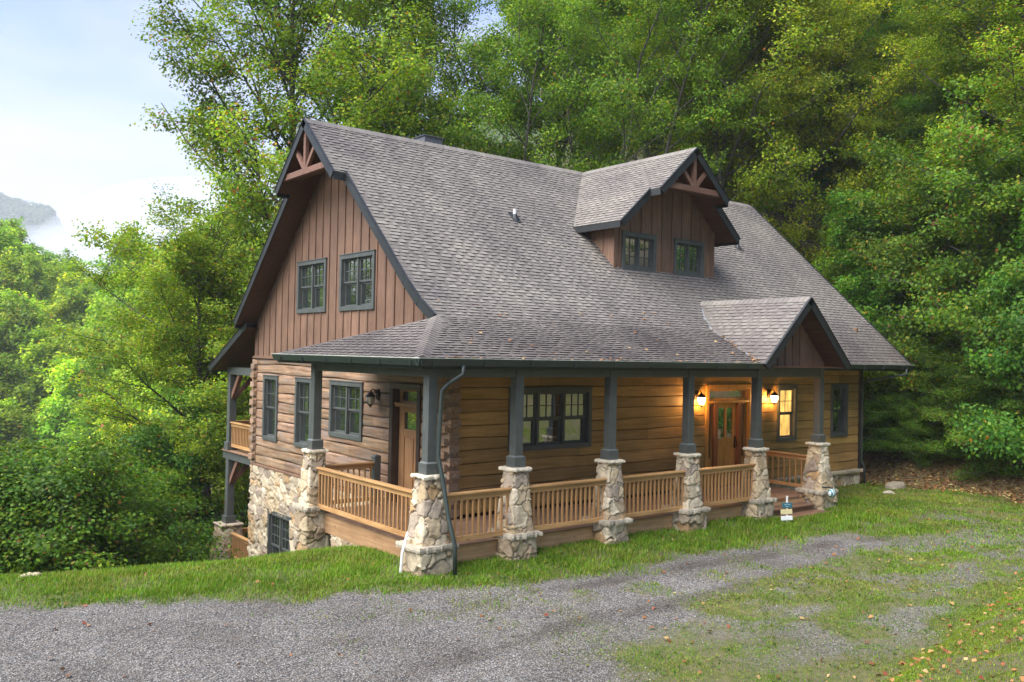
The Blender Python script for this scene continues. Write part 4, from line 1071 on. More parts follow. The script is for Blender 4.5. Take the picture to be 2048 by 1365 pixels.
    br = 1+.16*C[:, 3]+.15*C[:, 4]; col = col*np.clip(br, .5, 1.6)[:, None]*g.uniform(.8, 1.2, nleaf)[:, None]
    yel = np.clip(.5+.5*C[:, 4], 0, 1)[:, None]; col = col*(1+yel*np.array([.22, .04, -.1]))
    ap = np.clip(.6*aut*(1+2.2*np.clip(C[:, 4]-.9, 0, 3)+1.2*np.clip(C[:, 3]-.6, 0, 2)), 0, .8); m = g.uniform(0, 1, nleaf) < ap
    col[m] = AUT[g.integers(0, len(AUT), m.sum())]*g.uniform(.6, 1.15, m.sum())[:, None]
    crown = np_mesh(name+'_crown', V, [F], np.repeat(col, 4, 0)); crown.materials.append(LEAF)
    v1, f1 = tubes(tp, 9); v2, f2 = tubes(lp, 5); v3, f3 = tubes(sp, 3)
    tm = np_mesh(name+'_trunk', np.concatenate([v1, v2, v3]), [f1, f2+len(v1), f3+len(v1)+len(v2)]); tm.materials.append(BARK)
    tm.polygons.foreach_set('use_smooth', [True]*len(tm.polygons))
    return tm, crown
PROTO = {}
PROTO['poplar'] = gen_tree('poplar', 1, 25, 6.6, .10, 46, 150000, .115, 'yellowgreen', aut=.06, tr=.30, up=(.25, 1.15), sig=.36)
PROTO['airy'] = gen_tree('airy', 2, 24, 5.2, .28, 30, 66000, .112, 'mid', aut=.02, tr=.17, stems=3, up=(.45, 1.15), sig=.34)
PROTO['forest'] = gen_tree('forest', 3, 23, 5.6, .32, 40, 125000, .112, 'mid', aut=.018, tr=.24, up=(.3, 1.1), sig=.36)
PROTO['beech'] = gen_tree('beech', 4, 18, 6.0, .12, 44, 125000, .102, 'olive', aut=.03, tr=.20, up=(.22, 1.0), flat=.42, sig=.40, droop=.02)
PROTO['maple'] = gen_tree('maple', 5, 17, 5.2, .10, 40, 105000, .125, 'deep', aut=.02, tr=.18, up=(.3, 1.1), flat=.6, sig=.38)
PROTO['sapling'] = gen_tree('sapling', 6, 8.5, 3.0, .06, 30, 62000, .102, 'deep', aut=.02, tr=.07, stems=2, up=(.3, 1.1), sig=.30, shape='dome')
PROTO['vine'] = gen_tree('vine', 7, 5.0, 3.4, .04, 30, 62000, .105, 'yellowgreen', aut=.06, tr=.06, stems=3, up=(.1, 1.0), sig=.34, shape='dome', droop=.12)
PROTO['russet'] = gen_tree('russet', 8, 9.0, 4.2, .05, 36, 75000, .115, 'mid', aut=.08, tr=.09, stems=2, up=(.15, .95), flat=.5, sig=.36, shape='dome', droop=.06)
def tree(proto, x, y, name, label, group=None, s=1.0, rz=None, color=(1, 1, 1), sz=1.0, cat='tree', dz=0.0, parts=('trunk', 'crown')):
    e = empty(name, (x, y, H1(x, y)+dz)); e.rotation_euler = (0, 0, R.uniform(0, 6.28) if rz is None else rz); e.scale = (s, s, s*sz)
    tag(e, label, cat, group)
    for n, me in zip(parts, PROTO[proto]):
        o = bpy.data.objects.new(n, me); COL.objects.link(o); o.parent = e; o.color = rgba(tuple(1.28*q for q in color))
    return e
def tp(proto, px, dist, name, label, **k):
    x, y = at(px, dist); return tree(proto, x, y, name, label, **k)
NEAR = [
 # proto, px, dist, name, label, scale, vertical, colour
 ('poplar', 610, 38, 'tulip_poplar', 'tall yellow-green broadleaf tree behind the left roof gable, widest crown', 1.14, 1.05, (1.05, 1.05, 1)),
 ('poplar', 430, 35, 'tulip_poplar', 'broad yellow-green tree with orange leaves behind the rear porch roof', .80, .82, (1.0, .98, .95)),
 ('vine', 480, 46, 'bushy_tree', 'low leafy tree seen through the gap of the rear porch', 1.0, 1.0, (.9, .95, .9)),
 ('poplar', 795, 41, 'tulip_poplar', 'yellow-green tree above the chimney, right of the tallest crown', .98, 1.1, (.98, 1.0, .95)),
 ('airy', 965, 40, 'slender_tree', 'thin many-stemmed tree with sky showing through, above the long ridge', 1.0, 1.0, (1, 1.05, 1)),
 ('forest', 1110, 42, 'forest_tree', 'dense green tree rising behind the valley between ridge and dormer', 1.0, 1.02, (.85, .95, .9)),
 ('airy', 1230, 37, 'slender_tree', 'thin dark-stemmed tree behind the dormer ridge', .9, 1.0, (.95, 1.0, .9)),
 ('forest', 1330, 46, 'forest_tree', 'tall dark-trunked tree right above the dormer peak', 1.1, 1.0, (.9, .98, .9)),
 ('beech', 1460, 41, 'beech_tree', 'layered olive-green beech behind the right end of the ridge', 1.1, 1.0, (1.0, 1.0, .9)),
 ('forest', 1540, 50, 'forest_tree', 'tall forest tree behind the layered beech', 1.2, 1.1, (.95, 1.0, .9)),
 ('beech', 1610, 43, 'beech_tree', 'yellowish beech with tiered sprays upslope of the right gable', .95, 1.0, (1.25, 1.12, .9)),
 ('maple', 1745, 46, 'maple_tree', 'dark green broad-leaved maple upslope of the right eave', .85, .9, (.85, .98, .95)),
 ('beech', 1690, 54, 'beech_tree', 'tall yellow-green beech high on the slope behind the maple', 1.25, 1.1, (1.15, 1.1, .9)),
 ('poplar', 1905, 46, 'tulip_poplar', 'tall bright-crowned tree filling the upper right of the hill', .95, 1.0, (.95, .95, .9)),
 ('beech', 1850, 43, 'beech_tree', 'olive beech with drooping sprays right of the yellowish beech', .78, .85, (.95, .98, .9)),
 ('poplar', 2080, 37, 'tulip_poplar', 'bright leafy tree cut off by the right edge of the photo', .82, .85, (1.0, 1.0, .9)),
 ('russet', 1905, 36.0, 'russet_tree', 'low spreading tree with reddish leaf tips right of the house corner', .95, 1.0, (.78, .80, .8)),
 ('russet', 2010, 33.5, 'russet_tree', 'low spreading dark tree over the leaf-covered bank', 1.0, 1.05, (.70, .80, .8)),
 ('sapling', 2110, 30.0, 'bushy_tree', 'dark green bushy tree at the right edge above the bank', 1.05, 1.1, (.95, .95, .9)),
 ('sapling', 1830, 39, 'bushy_tree', 'dark green bushy sapling beside the right downspout elbow', .85, 1.0, (.85, .9, .85)),
 ('sapling', 1800, 36, 'bushy_tree', 'leafy green bush just behind the right corner of the house', .95, .9, (1.2, 1.2, 1.0)),
 ('vine', 1760, 39, 'leafy_shrub', 'low yellow-green shrub behind the right corner of the house', 1.0, 1.0, (.8, .95, .9)),
 ('russet', 1800, 35, 'leafy_shrub', 'low dark shrub hanging over the leaf bank nearest the house corner', .52, .62, (.62, .74, .8)),
 ('russet', 1880, 34, 'leafy_shrub', 'low dark shrub over the middle of the leaf bank', .58, .62, (.60, .72, .8)),
 ('russet', 1965, 32.5, 'leafy_shrub', 'low russet-tipped shrub over the right half of the leaf bank', .58, .66, (.62, .70, .8)),
 ('russet', 2050, 31, 'leafy_shrub', 'low dark shrub at the right edge over the leaf bank', .60, .70, (.62, .74, .8)),
 ('vine', 1775, 33, 'leafy_shrub', 'low green shrub on the dark slope, right against the house corner', .45, .8, (.55, .78, .9)),
 ('vine', 1825, 32.3, 'leafy_shrub', 'low green shrub on the dark slope, second from the house corner', .42, .7, (.50, .72, .9)),
 ('vine', 1875, 33, 'leafy_shrub', 'low green shrub on the dark slope, third from the house corner', .52, .8, (.58, .78, .9)),
 ('vine', 1930, 32, 'leafy_shrub', 'low green shrub on the dark slope, fourth from the house corner', .48, .8, (.52, .74, .9)),
 ('vine', 1995, 31, 'leafy_shrub', 'low green shrub on the dark slope, fifth from the house corner', .50, .8, (.55, .78, .9)),
 ('maple', 1945, 40, 'maple_tree', 'deep green maple between the russet trees and the hilltop', .72, .85, (.95, 1.0, .95)),
 ('sapling', 300, 33, 'bushy_tree', 'round-topped dark green tree left of the rear porch', .98, 1.08, (.95, 1.0, .95)),
 ('sapling', 170, 31, 'bushy_tree', 'green bushy tree in the middle of the left slope', .88, .86, (1.0, 1.05, .95)),
 ('sapling', 60, 29, 'bushy_tree', 'dark green bushy tree near the left edge of the slope', .85, .74, (.85, .95, .95)),
 ('sapling', -60, 29, 'bushy_tree', 'bushy tree cut off by the left edge', .85, .8, (.95, 1.0, .95)),
 ('vine', 335, 34, 'leafy_shrub', 'yellow-orange leafy shrub beside the rear stone pier', 1.0, 1.1, (.80, .80, .8)),
 ('vine', 235, 28, 'leafy_shrub', 'vine-covered shrub at the crest of the lawn', .95, .9, (.50, .68, .9)),
 ('vine', 110, 25.5, 'leafy_shrub', 'dark leafy shrub at the lawn crest towards the left', .95, .9, (.50, .66, .85)),
 ('vine', 0, 25, 'leafy_shrub', 'leafy shrub at the left end of the lawn crest', 1.0, .8, (.55, .70, .85)),
 ('vine', 470, 41, 'leafy_shrub', 'yellowing shrub behind the rear porch railing', 1.25, 1.5, (.85, .85, .8)),
 ('sapling', 400, 42, 'bushy_tree', 'pale green tree between the round-topped tree and the rear porch', 1.0, .95, (1.15, 1.15, 1.0)),
]
for pr, px_, di, nm, lb, s, sz, c in NEAR:
    tp(pr, px_, di, nm, lb, s=s, sz=sz, color=c, cat='shrub' if 'shrub' in nm else 'tree')
# forest further up the slope: rows of look-alike trees filling the hill
kinds = ['forest', 'beech', 'maple', 'airy', 'forest', 'beech']
nrow = 0
for dist, pxs in ((58, range(1170, 2200, 95)), (72, range(1150, 2250, 80)), (90, range(1150, 2260, 90))):
    for j, q in enumerate(pxs):
        kd_ = kinds[(j*5+int(dist)) % 6]; g = R.uniform(.85, 1.15)
        tp(kd_, q+R.uniform(-25, 25), dist+R.uniform(-5, 5), 'forest_tree', 'green tree of the forest rising behind the house', group='forest trees up the hill behind the house', s=R.uniform(.95, 1.25), sz=R.uniform(.95, 1.1), color=(g*R.uniform(.85, 1.2), g, g*.85))
# woods the windows mirror, behind the photographer and beyond the left lawn
for q, (x, y) in enumerate(((-30, -16), (-36, -4), (-28, -30), (-14, -36), (2, -36), (16, -33), (30, -26), (-38, 8), (-25, 17), (-27, 29), (-23, 41), (-36, 36), (-34, 20), (-14, 31), (-17, 38), (20, -19), (27, -23))):
    tree(('forest', 'poplar', 'maple')[q % 3], x, y, 'forest_tree', 'tree mirrored in the house windows', group='trees mirrored in the house windows', s=.9, color=(1.1, 1.1, 1))
for q, (x, y) in enumerate(((14, -13.5), (18, -12.5), (16.5, -16.5), (11, -15), (21.5, -16), (24, -19), (13, -18.5))):
    tree(('vine', 'sapling', 'russet')[q % 3], x, y, 'leafy_shrub', 'shrub mirrored in the porch windows', group='shrubs mirrored in the porch windows', s=.75, color=(1.0, 1.0, 1), cat='shrub')
# trees on the hillside across the valley: small in the picture
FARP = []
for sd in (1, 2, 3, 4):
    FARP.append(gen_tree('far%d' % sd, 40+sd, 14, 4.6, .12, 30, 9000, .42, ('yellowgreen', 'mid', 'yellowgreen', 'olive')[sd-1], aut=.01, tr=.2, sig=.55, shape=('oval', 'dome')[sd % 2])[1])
cnt = 0; pts = []
while cnt < 285:
    px_ = R.uniform(-120, 640); di = 75+140*R.random()**.8
    x, y = at(px_, di)
    if any((x-a)**2+(y-b)**2 < 14 for a, b in pts): continue
    pts.append((x, y)); cnt += 1
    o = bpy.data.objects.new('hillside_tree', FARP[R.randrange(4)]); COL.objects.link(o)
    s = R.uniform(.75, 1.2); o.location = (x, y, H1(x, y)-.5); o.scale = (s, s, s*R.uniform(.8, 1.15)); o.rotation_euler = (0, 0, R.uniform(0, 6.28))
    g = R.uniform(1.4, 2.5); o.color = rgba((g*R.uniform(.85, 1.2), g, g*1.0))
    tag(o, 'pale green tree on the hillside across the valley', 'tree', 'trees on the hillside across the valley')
# woods on the misty mountain: one mass
mv = []; ms = []
g = np.random.default_rng(77); n = 7000
bx = g.uniform(-400, 800, n); by = g.uniform(1450, 1950, n); bz = mountain_z(bx, by)
k = 24; o = g.normal(0, 1, (n, k, 3)); o /= np.linalg.norm(o, axis=2)[:, :, None]
p = np.stack([bx, by, bz+5], 1)[:, None, :]+o*np.array([7, 7, 9]); p = p.reshape(-1, 3); nn = o.reshape(-1, 3)+np.array([0, 0, .3])
a = np.cross(nn, g.normal(0, 1, nn.shape)); a /= np.linalg.norm(a, axis=1)[:, None]; b = np.cross(nn, a); b /= np.linalg.norm(b, axis=1)[:, None]
V = np.stack([p-a*3, p+b*2.6, p+a*3, p-b*2.6], 1).reshape(-1, 3)
me = np_mesh('mountain_woods', V, [np.arange(len(V)).reshape(-1, 4)], np.repeat(np.array([[.05, .09, .03]])*g.uniform(.6, 1.5, (len(p), 1)), 4, 0))
tag(obj('mountain_woods', me, LEAF), kind='stuff')
# the woods of the same hillside further left, outside the frame: one mass
n = 1500; bx = g.uniform(-190, 0, n); by = g.uniform(55, 290, n)
dd_ = np.stack([bx, by, bx*0], 1)-CAM; sx_ = 1024+FOC*(dd_@CR)/np.maximum(dd_@CF, 1); kk = sx_ < -130; bx, by = bx[kk], by[kk]; n = len(bx); bz = height(bx, by)
o = g.normal(0, 1, (n, 420, 3)); o /= np.linalg.norm(o, axis=2)[:, :, None]; o *= g.uniform(.7, 1.08, (n, 420, 1))
p = (np.stack([bx, by, bz+6.5], 1)[:, None, :]+o*np.array([4.2, 4.2, 6.0])).reshape(-1, 3); nn = o.reshape(-1, 3)+g.normal(0, .5, (n*420, 3))
a = np.cross(nn, g.normal(0, 1, nn.shape)); a /= np.linalg.norm(a, axis=1)[:, None]; b = np.cross(nn, a); b /= np.linalg.norm(b, axis=1)[:, None]
V = np.stack([p-a*.45, p+b*.38, p+a*.45, p-b*.38], 1).reshape(-1, 3); cc_ = np.repeat(np.array([[.13, .21, .02]])*g.uniform(.6, 1.5, (n, 1)), 420, 0)*g.uniform(.75, 1.25, (n*420, 1))
tag(obj('hillside_woods', np_mesh('hillside_woods', V, [np.arange(len(V)).reshape(-1, 4)], np.repeat(cc_, 4, 0)), LEAF), kind='stuff')

# mist lying against the mountain
mist_m = bpy.data.materials.new('mist_air'); mist_m.use_nodes = True; _nt = mist_m.node_tree; _nt.nodes.clear()
_o = _nt.nodes.new('ShaderNodeOutputMaterial'); _p = _nt.nodes.new('ShaderNodeVolumePrincipled'); _p.inputs['Density'].default_value = .0026; _p.inputs['Color'].default_value = (.97, .98, 1, 1); _nt.links.new(_p.outputs[0], _o.inputs['Volume'])
mb = MB(); prof = [(math.sin(math.pi*k/16)+1e-4, -math.cos(math.pi*k/16)) for k in range(17)]; mb.lathe(prof, (0, 0, 0), 24); mist_me = mb.mesh('mist')
mist_me.materials.append(mist_m)
for cx_, cy_, cz_, a_, b_, c_ in [(x_, y_, z_, a*q, b*q, c*q) for x_, y_, z_, a, b, c in ((330, 1350, 20, 230, 130, 105), (170, 1300, 0, 250, 120, 85), (480, 1450, 60, 190, 130, 150), (30, 1280, -10, 220, 110, 85)) for q in (.6, .85, 1.15, 1.5)]:
    o = bpy.data.objects.new('mist', mist_me); COL.objects.link(o); o.location = (cx_, cy_, cz_); o.scale = (a_, b_, c_); tag(o, kind='stuff')
# ------------------------------------------------------------------ grass, stones, fallen leaves
def leafy_cards(name, pos, nrm, size, col, mat, asp=.72):
    n = len(pos); g = NR
    nrm = nrm/np.linalg.norm(nrm, axis=1)[:, None]
    a = np.cross(nrm, g.normal(0, 1, (n, 3))); a /= np.linalg.norm(a, axis=1)[:, None]; b = np.cross(nrm, a); s = size[:, None]
    c = nrm*s*g.uniform(-.05, .25, n)[:, None]
    V = np.stack([pos-a*s*.5, pos+b*s*asp*.5+c, pos+a*s*.5, pos-b*s*asp*.5+c*.7], 1).reshape(-1, 3)
    me = np_mesh(name, V, [np.arange(4*n).reshape(-1, 4)], np.repeat(col, 4, 0)); return obj(name, me, mat)
def visible(x, y, z, m=60):
    d = np.stack([x, y, z], 1)-CAM; w = d@CF; sx = 1024+FOC*(d@CR)/w; sy = 682.5-FOC*(d@CU)/w
    return (w > 1) & (sx > -m) & (sx < 2048+m) & (sy > 0) & (sy < 1365+m)
def under_house(x, y):
    return ((x > -1.7) & (x < 9.9) & (y > -1.98) & (y < 12)) | ((x > 0) & (x < XW) & (y > 0) & (y < 12)) | ((x > 7.55) & (x < 9.55) & (y > -2.78) & (y < 0))
n = 3800000
x = NR.uniform(-16, 24, n); y = NR.uniform(-12, 7, n); d = np.hypot(x-CAM[0], y-CAM[1])
keep = NR.uniform(0, 1, n) < np.clip((13/np.maximum(d, 8))**1.3, .12, 1); x, y, d = x[keep], y[keep], d[keep]
z = height(x, y); k = visible(x, y, z, 320) & ~under_house(x, y); x, y, z, d = x[k], y[k], z[k], d[k]
gm, lm = ground_masks(x, y)
rgt = sstep(-3.2, -4.6, y)*sstep(-5, 0, x); bank = sstep(0, .5, -9.25+.16*(x+1.5)-y); dens = (1-gm)*(1-.93*lm)*(1-.25*rgt*(1-bank))*((.35-.10*rgt)+(.65+.10*rgt)*sstep(.38+.06*rgt, .56, fbm(x/.55, y/.55, 71, 4)))
k = NR.uniform(0, 1, len(x)) < np.minimum(1, dens*.8); x, y, z, d, gm = x[k], y[k], z[k], d[k], gm[k]
n = len(x); nearhouse = sstep(-6.5, -2.8, y)*sstep(13, 9, x)
h = (.022+.045*NR.random(n)**1.5)*(.55+.75*nearhouse)*np.clip(d/14, .9, 1.5); az = NR.uniform(0, 6.283, n); ln = NR.uniform(.1, .9, n)*h; w = (.0045+.0035*NR.random(n))*np.clip(d/13, 1, 2.2)
dx, dy = np.cos(az), np.sin(az); vx, vy_ = -dy, dx
P0 = np.stack([x-vx*w, y-vy_*w, z-.005], 1); P1 = np.stack([x+vx*w, y+vy_*w, z-.005], 1); P2 = np.stack([x+dx*ln, y+dy*ln, z+h], 1)
gp = np.array([(.102,.222,.012), (.135,.258,.014), (.074,.172,.010), (.20,.27,.02), (.23,.23,.045), (.27,.21,.075)])
dry = fbm(x/1.3, y/1.3, 81, 3); pidx = np.where(NR.random(n) < .12+.55*sstep(.48, .68, dry)*(1-.45*nearhouse), NR.integers(3, 6, n), NR.integers(0, 4, n)); bk = sstep(0, .5, -9.25+.16*(x+1.5)-y); pidx = np.where(NR.random(n) < .55*bk, 3, pidx)
col = gp[pidx]*NR.uniform(.75, 1.25, n)[:, None]*(.62+.7*fbm(x/.45, y/.45, 83, 3))[:, None]
V = np.stack([P0, P1, P2], 1).reshape(-1, 3)
me = np_mesh('grass', V, [np.arange(3*n).reshape(-1, 3)], np.repeat(col, 3, 0))
tag(obj('grass', me, GRASSM), kind='stuff')
print('grass blades', n)
# clover / weed leaves in the lawn
n = 110000; x = NR.uniform(-14, 22, n); y = NR.uniform(-12, 5, n); z = height(x, y); gm, lm = ground_masks(x, y)
k = visible(x, y, z) & ~under_house(x, y) & (NR.random(n) < (1-gm)*(1-lm)*(.15+.85*sstep(.5, .65, fbm(x/1.1, y/1.1, 91, 3)))); x, y, z = x[k], y[k], z[k]; n = len(x)
col = np.array([(.06,.12,.02), (.10,.15,.03), (.15,.16,.03)])[NR.integers(0, 3, n)]*NR.uniform(.7, 1.3, n)[:, None]
tag(leafy_cards('clover', np.stack([x, y, z+NR.uniform(.01, .05, n)], 1), NR.normal(0, .5, (n, 3))+np.array([0, 0, 1]), NR.uniform(.025, .06, n), col, GRASSM), kind='stuff')
# loose gravel
n = 380000; x = NR.uniform(-14, 12, n); y = NR.uniform(-12, 1.5, n); z = height(x, y); gm, lm = ground_masks(x, y); d = np.hypot(x-CAM[0], y-CAM[1])
k = visible(x, y, z, 10) & (NR.random(n) < gm*np.clip(13/d, .2, 1)*(.3+.7*sstep(.35, .6, fbm(x/.6, y/.6, 95, 3)))); x, y, z = x[k], y[k], z[k]; n = len(x)
s = .004+.0085*NR.random(n)**2; B = np.array([(1,0,0),(0,1,0),(-1,0,0),(0,-1,0),(0,0,.8),(0,0,-.5)], float); j = B[None]*NR.uniform(.6, 1.35, (n, 6, 1))
ang = NR.uniform(0, 6.28, n); ca, sa = np.cos(ang), np.sin(ang); jx = j[:, :, 0]*ca[:, None]-j[:, :, 1]*sa[:, None]; jy = j[:, :, 0]*sa[:, None]+j[:, :, 1]*ca[:, None]
V = np.stack([x[:, None]+jx*s[:, None], y[:, None]+jy*s[:, None], z[:, None]+.004+j[:, :, 2]*s[:, None]], 2).reshape(-1, 3)
T8 = np.array([(0,1,4),(1,2,4),(2,3,4),(3,0,4)]); F = (np.arange(n)[:, None, None]*6+T8[None]).reshape(-1, 3)
gc = np.array([(.16,.153,.146), (.22,.208,.192), (.11,.105,.10), (.29,.275,.25), (.20,.17,.14)])[NR.integers(0, 5, n)]*NR.uniform(.7, 1.2, n)[:, None]*np.clip(damp(x, y), .5, 1.1)[:, None]*np.array([1, .985, .965])
tag(obj('gravel', np_mesh('gravel', V, [F], np.repeat(gc, 6, 0)), PEB), kind='stuff')
print('stones', n)
# fallen leaves: thick on the bank, thin on gravel, lawn and roof
DRYC = np.array([(.30,.13,.05), (.38,.20,.08), (.20,.085,.035), (.42,.28,.12), (.13,.06,.03), (.25,.07,.035), (.32,.14,.055), (.45,.36,.15)])
def ground_leaves(n, x0, x1, y0, y1, f, smin, smax, pal):
    x = NR.uniform(x0, x1, n); y = NR.uniform(y0, y1, n); z = height(x, y); gm, lm = ground_masks(x, y)
    k = visible(x, y, z) & ~under_house(x, y) & (NR.random(n) < f(x, y, gm, lm)); x, y, z = x[k], y[k], z[k]; n = len(x)
    return np.stack([x, y, z+NR.uniform(.012, .04, n)], 1), NR.normal(0, .35, (n, 3))+np.array([0, 0, 1]), NR.uniform(smin, smax, n), DRYC[np.array(pal)[NR.integers(0, len(pal), n)]]*NR.uniform(.7, 1.25, n)[:, None]
A_ = [ground_leaves(90000, 13, 34, -9, 22, lambda x, y, g, l: l*.9, .06, .13, [0, 1, 2, 3, 4, 4, 2, 7]),
      ground_leaves(2600, -14, 12, -12, 1, lambda x, y, g, l: .07+.25*sstep(-5, -9, x)*sstep(0, -2, y), .05, .10, [0, 2, 5, 5, 6, 1, 2]),
      ground_leaves(5200, -3, 16, -12, -1.9, lambda x, y, g, l: .06+.5*np.exp(-((x-3.6)/.9)**2-((y+2.75)/.25)**2)+.4*sstep(-8.2, -9.2, y)*.6, .05, .10, [0, 1, 2, 3, 5, 6]),
      ground_leaves(5000, -2, 13, -13, -8.2, lambda x, y, g, l:   .17*sstep(0, .5, -9.25+.16*(x+1.5)-y), .04, .085, [0, 5, 6, 3, 2, 1])]
# on the roof: a few, most in the portico valley
rp = []; rn = []
for i in range(46):
    xx = R.uniform(-1, 7); yy = R.uniform(-2.45, .2); zz = (ZC+s2*(yy-YC)) if yy < YB else (ZB+s1*(yy-YB)); rp.append((xx, yy, zz+.03)); rn.append((R.gauss(0, .2), -.35, 1))
for i in range(60):
    t = R.random()**1.3; xx = XCc+(XB-XCc)*t+R.gauss(0, .07)-.04; yy = YC+(YB-YC)*t; rp.append((xx, yy, ZC+s2*(yy-YC)+.035)); rn.append((R.gauss(.3, .3), -.35, 1))
for i in range(40): rp.append((R.uniform(-2, 7), YC-.04+R.gauss(0, .015), ZC+.012)); rn.append((R.gauss(0, .3), R.gauss(0, .3), 1))
for i in range(26): xx = R.uniform(7.7, 9.4); yy = R.uniform(-2.3, -.6); rp.append((xx, yy, .012)); rn.append((R.gauss(0, .1), R.gauss(0, .1), 1))
m_ = len(rp); A_.append((np.array(rp), np.array(rn, float), NR.uniform(.05, .11, m_), DRYC[np.array([0, 1, 3, 6, 1])[NR.integers(0, 5, m_)]]))
pos = np.concatenate([a[0] for a in A_]); nr = np.concatenate([a[1] for a in A_]); sz = np.concatenate([a[2] for a in A_]); co = np.concatenate([a[3] for a in A_])
tag(leafy_cards('fallen_leaves', pos, nr, sz, co, DRY), kind='stuff')

# ------------------------------------------------------------------ small things
def rock(name, loc, sx, sy, sz, seed, label, color=(.30, .26, .2)):
    ps = []; mb = MB(); rr = random.Random(seed); n = 11
    prof = [(1.0, -.5), (1.03, 0), (.95, .55), (.72, .86), (.35, .98)]
    ring = [rr.uniform(.75, 1.15) for _ in range(n)]; vs = []; fs = []
    for r_, z_ in prof:
        vs += [(math.cos(2*math.pi*k/n)*r_*ring[k]*sx+rr.uniform(-.02, .02), math.sin(2*math.pi*k/n)*r_*ring[k]*sy+rr.uniform(-.02, .02), z_*sz+rr.uniform(-.015, .015)) for k in range(n)]
    for i in range(len(prof)-1):
        for k in range(n): fs.append((i*n+k, i*n+(k+1) % n, (i+1)*n+(k+1) % n, (i+1)*n+k))
    fs.append(tuple(range((len(prof)-1)*n, len(prof)*n))); mb.add(vs, fs, color)
    o = obj(name, mb, STONE); o.location = (loc[0], loc[1], H1(*loc)); tag(o, label, 'rock'); return o
rock('flat_rock', (15.7, -1.0), .50, .28, .16, 4, 'flat brown rock on the grass below the right downspout')
rock('flat_rock', (14.3, -1.55), .22, .15, .08, 6, 'small pale stone in the grass in front of the flat brown rock', (.42, .37, .29))
rock('flat_rock', (-7.2, 1.6), .20, .13, .08, 9, 'tan rock on the lawn crest at the far left', (.45, .37, .26))
# yard sign: white stake with teal, cream and white boards
sg = empty('yard_sign', (7.32, -2.95, H1(7.32, -2.95)))
tag(sg, 'small white stake sign with teal, cream and white boards by the porch steps', 'sign')
sg.rotation_euler = (0, 0, -.6)
mb = MB(); mb.box(-.018, .018, -.012, .012, -.15, .62); obj('stake', mb, WHITE, sg)
def board(z0, z1, w, mat, name, tilt, lab):
    mb = MB(); mb.box(-w/2, w/2, -.026, -.013, z0, z1); b = obj(name, mb, mat, sg, bevel=.004); b.rotation_euler = (0, tilt, 0); b['label'] = lab; return b
TEAL = mat_plain('teal_paint', (.03, .12, .15), .5, .1, 10); CREAM = mat_plain('cream_paint', (.62, .53, .28), .5, .08, 10)
b1 = board(.35, .47, .24, TEAL, 'board', .0, 'teal board with pale lettering'); board(.21, .32, .27, CREAM, 'board', -.06, 'cream board'); board(.07, .17, .27, WHITE, 'board', -.05, 'white board')
# faint pale scrawl on the teal board (unreadable in the photo)
mb = MB(); mb.v = []
for (xa, za, xb, zb) in ((-.07, .44, -.05, .42), (-.05, .42, -.03, .445), (-.02, .425, .01, .445), (.02, .42, .045, .44), (.05, .44, .07, .42), (-.04, .38, -.01, .395), (.0, .38, .03, .395)): mb.beam((xa, -.0275, za), (xb, -.0275, zb), .003, .010, up=(0, 0, 1))
obj('lettering', mb, mat_plain('pale_blue_paint', (.35, .5, .55), .5, .1, 9), b1)
# glass ornament on the right pier
og = empty('glass_ornament', (9.50, -2.72, .02)); tag(og, 'teal and white swirled glass float hanging on the right stone pier ledge', 'ornament')
m, nt, b, o = new_mat('swirled_glass'); wv = nt.nodes.new('ShaderNodeTexWave'); wv.inputs['Scale'].default_value = 9; wv.inputs['Distortion'].default_value = 5; L(nt, coords(nt, (1, .6, 1.4)), wv.inputs['Vector'])
L(nt, ramp(nt, wv.outputs['Color'], [(.35, (.03,.16,.20)), (.55, (.12,.35,.40)), (.7, (.75,.8,.8))]).outputs[0], b.inputs['Base Color']); b.inputs['Roughness'].default_value = .08; b.inputs['Specular IOR Level'].default_value = .8
mb = MB(); mb.lathe([(.01, -.11), (.05, -.10), (.085, -.06), (.10, 0), (.085, .06), (.05, .095), (.02, .11)], (0, 0, .12), 16); obj('glass_ball', mb, m, og, smooth=True)
mb = MB(); mb.tube([(-.02, 0, .23), (-.06, .02, .26), (-.14, .06, .255), (-.2, .14, .25)], .018, 7); mb.lathe([(.03, .0), (.03, .03)], (0, 0, .215), 8); obj('hanger', mb, TRIMD, og)
# white drain pipe leaning at the corner pier
mb = MB(); mb.tube([(-2.30, -2.05, -.5), (-2.27, -2.06, .0), (-2.17, -2.06, .34)], .024, 8); tag(obj('drain_pipe', mb, WHITE), 'thin white plastic pipe standing at the corner stone pier', 'pipe')

# ------------------------------------------------------------------ light, sky, air
SUN_EL, SUN_AZ = 42, 205     # azimuth as Blender sun_rotation
sd_ = bpy.data.lights.new('sun', 'SUN'); sd_.energy = 3.5; sd_.angle = math.radians(70); sd_.color = (1, .965, .90)
so = bpy.data.objects.new('sun', sd_); COL.objects.link(so)
dv = Vector((-.62, .02, .85)).normalized(); so.rotation_euler = (-dv).to_track_quat('-Z', 'Y').to_euler(); so.location = (-20, -20, 40)
w = bpy.data.worlds.new('World'); scene.world = w; w.use_nodes = True; nt = w.node_tree; nt.nodes.clear()
out = nt.nodes.new('ShaderNodeOutputWorld'); bg = nt.nodes.new('ShaderNodeBackground'); bg.inputs[1].default_value = .12; L(nt, bg.outputs[0], out.inputs[0])
sky = nt.nodes.new('ShaderNodeTexSky'); sky.sky_type = 'NISHITA'; sky.sun_disc = False
sky.sun_elevation = math.asin(dv.z); sky.sun_rotation = math.atan2(dv.x, dv.y); sky.air_density = 1.0; sky.dust_density = 1.0
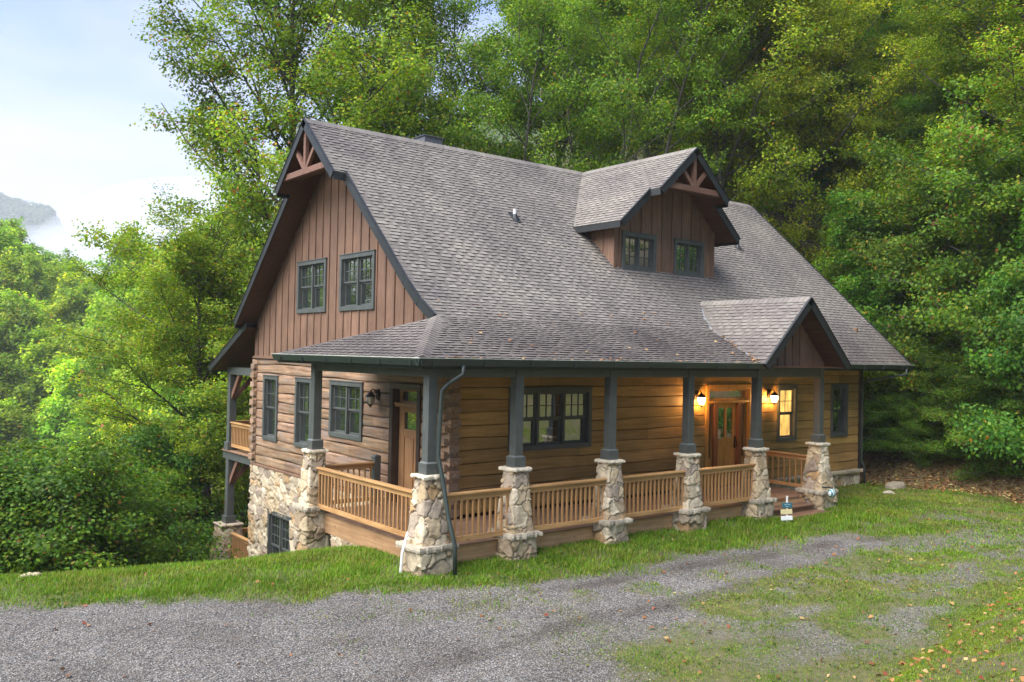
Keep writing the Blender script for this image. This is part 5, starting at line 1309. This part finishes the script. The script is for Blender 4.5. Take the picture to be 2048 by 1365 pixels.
tc = nt.nodes.new('ShaderNodeTexCoord'); mp = nt.nodes.new('ShaderNodeMapping'); mp.inputs['Scale'].default_value = (1.0, 1.0, 3.2); L(nt, tc.outputs['Generated'], mp.inputs[0])
n1 = noise(nt, mp.outputs[0], 2.6, 6, .55)
sp_ = nt.nodes.new('ShaderNodeSeparateXYZ'); L(nt, tc.outputs['Generated'], sp_.inputs[0])
hz = nt.nodes.new('ShaderNodeMapRange'); hz.inputs[1].default_value = .12; hz.inputs[2].default_value = .46; hz.inputs[3].default_value = 1.0; hz.inputs[4].default_value = -.10; L(nt, sp_.outputs[2], hz.inputs[0])
ad = nt.nodes.new('ShaderNodeMath'); ad.operation = 'MULTIPLY_ADD'; ad.inputs[1].default_value = 2.4; L(nt, n1, ad.inputs[0]); ad.inputs[2].default_value = -1.2
a2 = nt.nodes.new('ShaderNodeMath'); a2.operation = 'ADD'; a2.use_clamp = True; L(nt, ad.outputs[0], a2.inputs[0]); L(nt, hz.outputs[0], a2.inputs[1])
cl_ = mixf(nt, a2.outputs[0], mul(nt, sky.outputs[0], (.31, .45, .74)), (2.02, 2.12, 2.26))
L(nt, cl_, bg.inputs[0])
HAZE = True
if HAZE:
    mb = MB(); mb.box(-1600, 1900, -700, 2700, -120, 330); hm = bpy.data.materials.new('haze_air'); hm.use_nodes = True; nt = hm.node_tree; nt.nodes.clear()
    o = nt.nodes.new('ShaderNodeOutputMaterial'); pv = nt.nodes.new('ShaderNodeVolumePrincipled'); pv.inputs['Density'].default_value = .0003; pv.inputs['Color'].default_value = (.95, .97, 1, 1); pv.inputs['Anisotropy'].default_value = 0.0
    L(nt, pv.outputs[0], o.inputs['Volume']); hm.volume_intersection_method if hasattr(hm, 'volume_intersection_method') else None
    tag(obj('haze', mb, hm), kind='stuff')
scene.view_settings.view_transform = 'Standard'; scene.view_settings.look = 'None'; scene.view_settings.exposure = 1.72; scene.view_settings.gamma = 1
c = scene.cycles
c.max_bounces = 7; c.diffuse_bounces = 3; c.glossy_bounces = 3; c.transmission_bounces = 4; c.transparent_max_bounces = 6; c.volume_bounces = 1
c.caustics_reflective = False; c.caustics_refractive = False; c.sample_clamp_indirect = 6
try: c.use_denoising = True; c.denoiser = 'OPENIMAGEDENOISE'
except Exception as ex_: print(ex_)
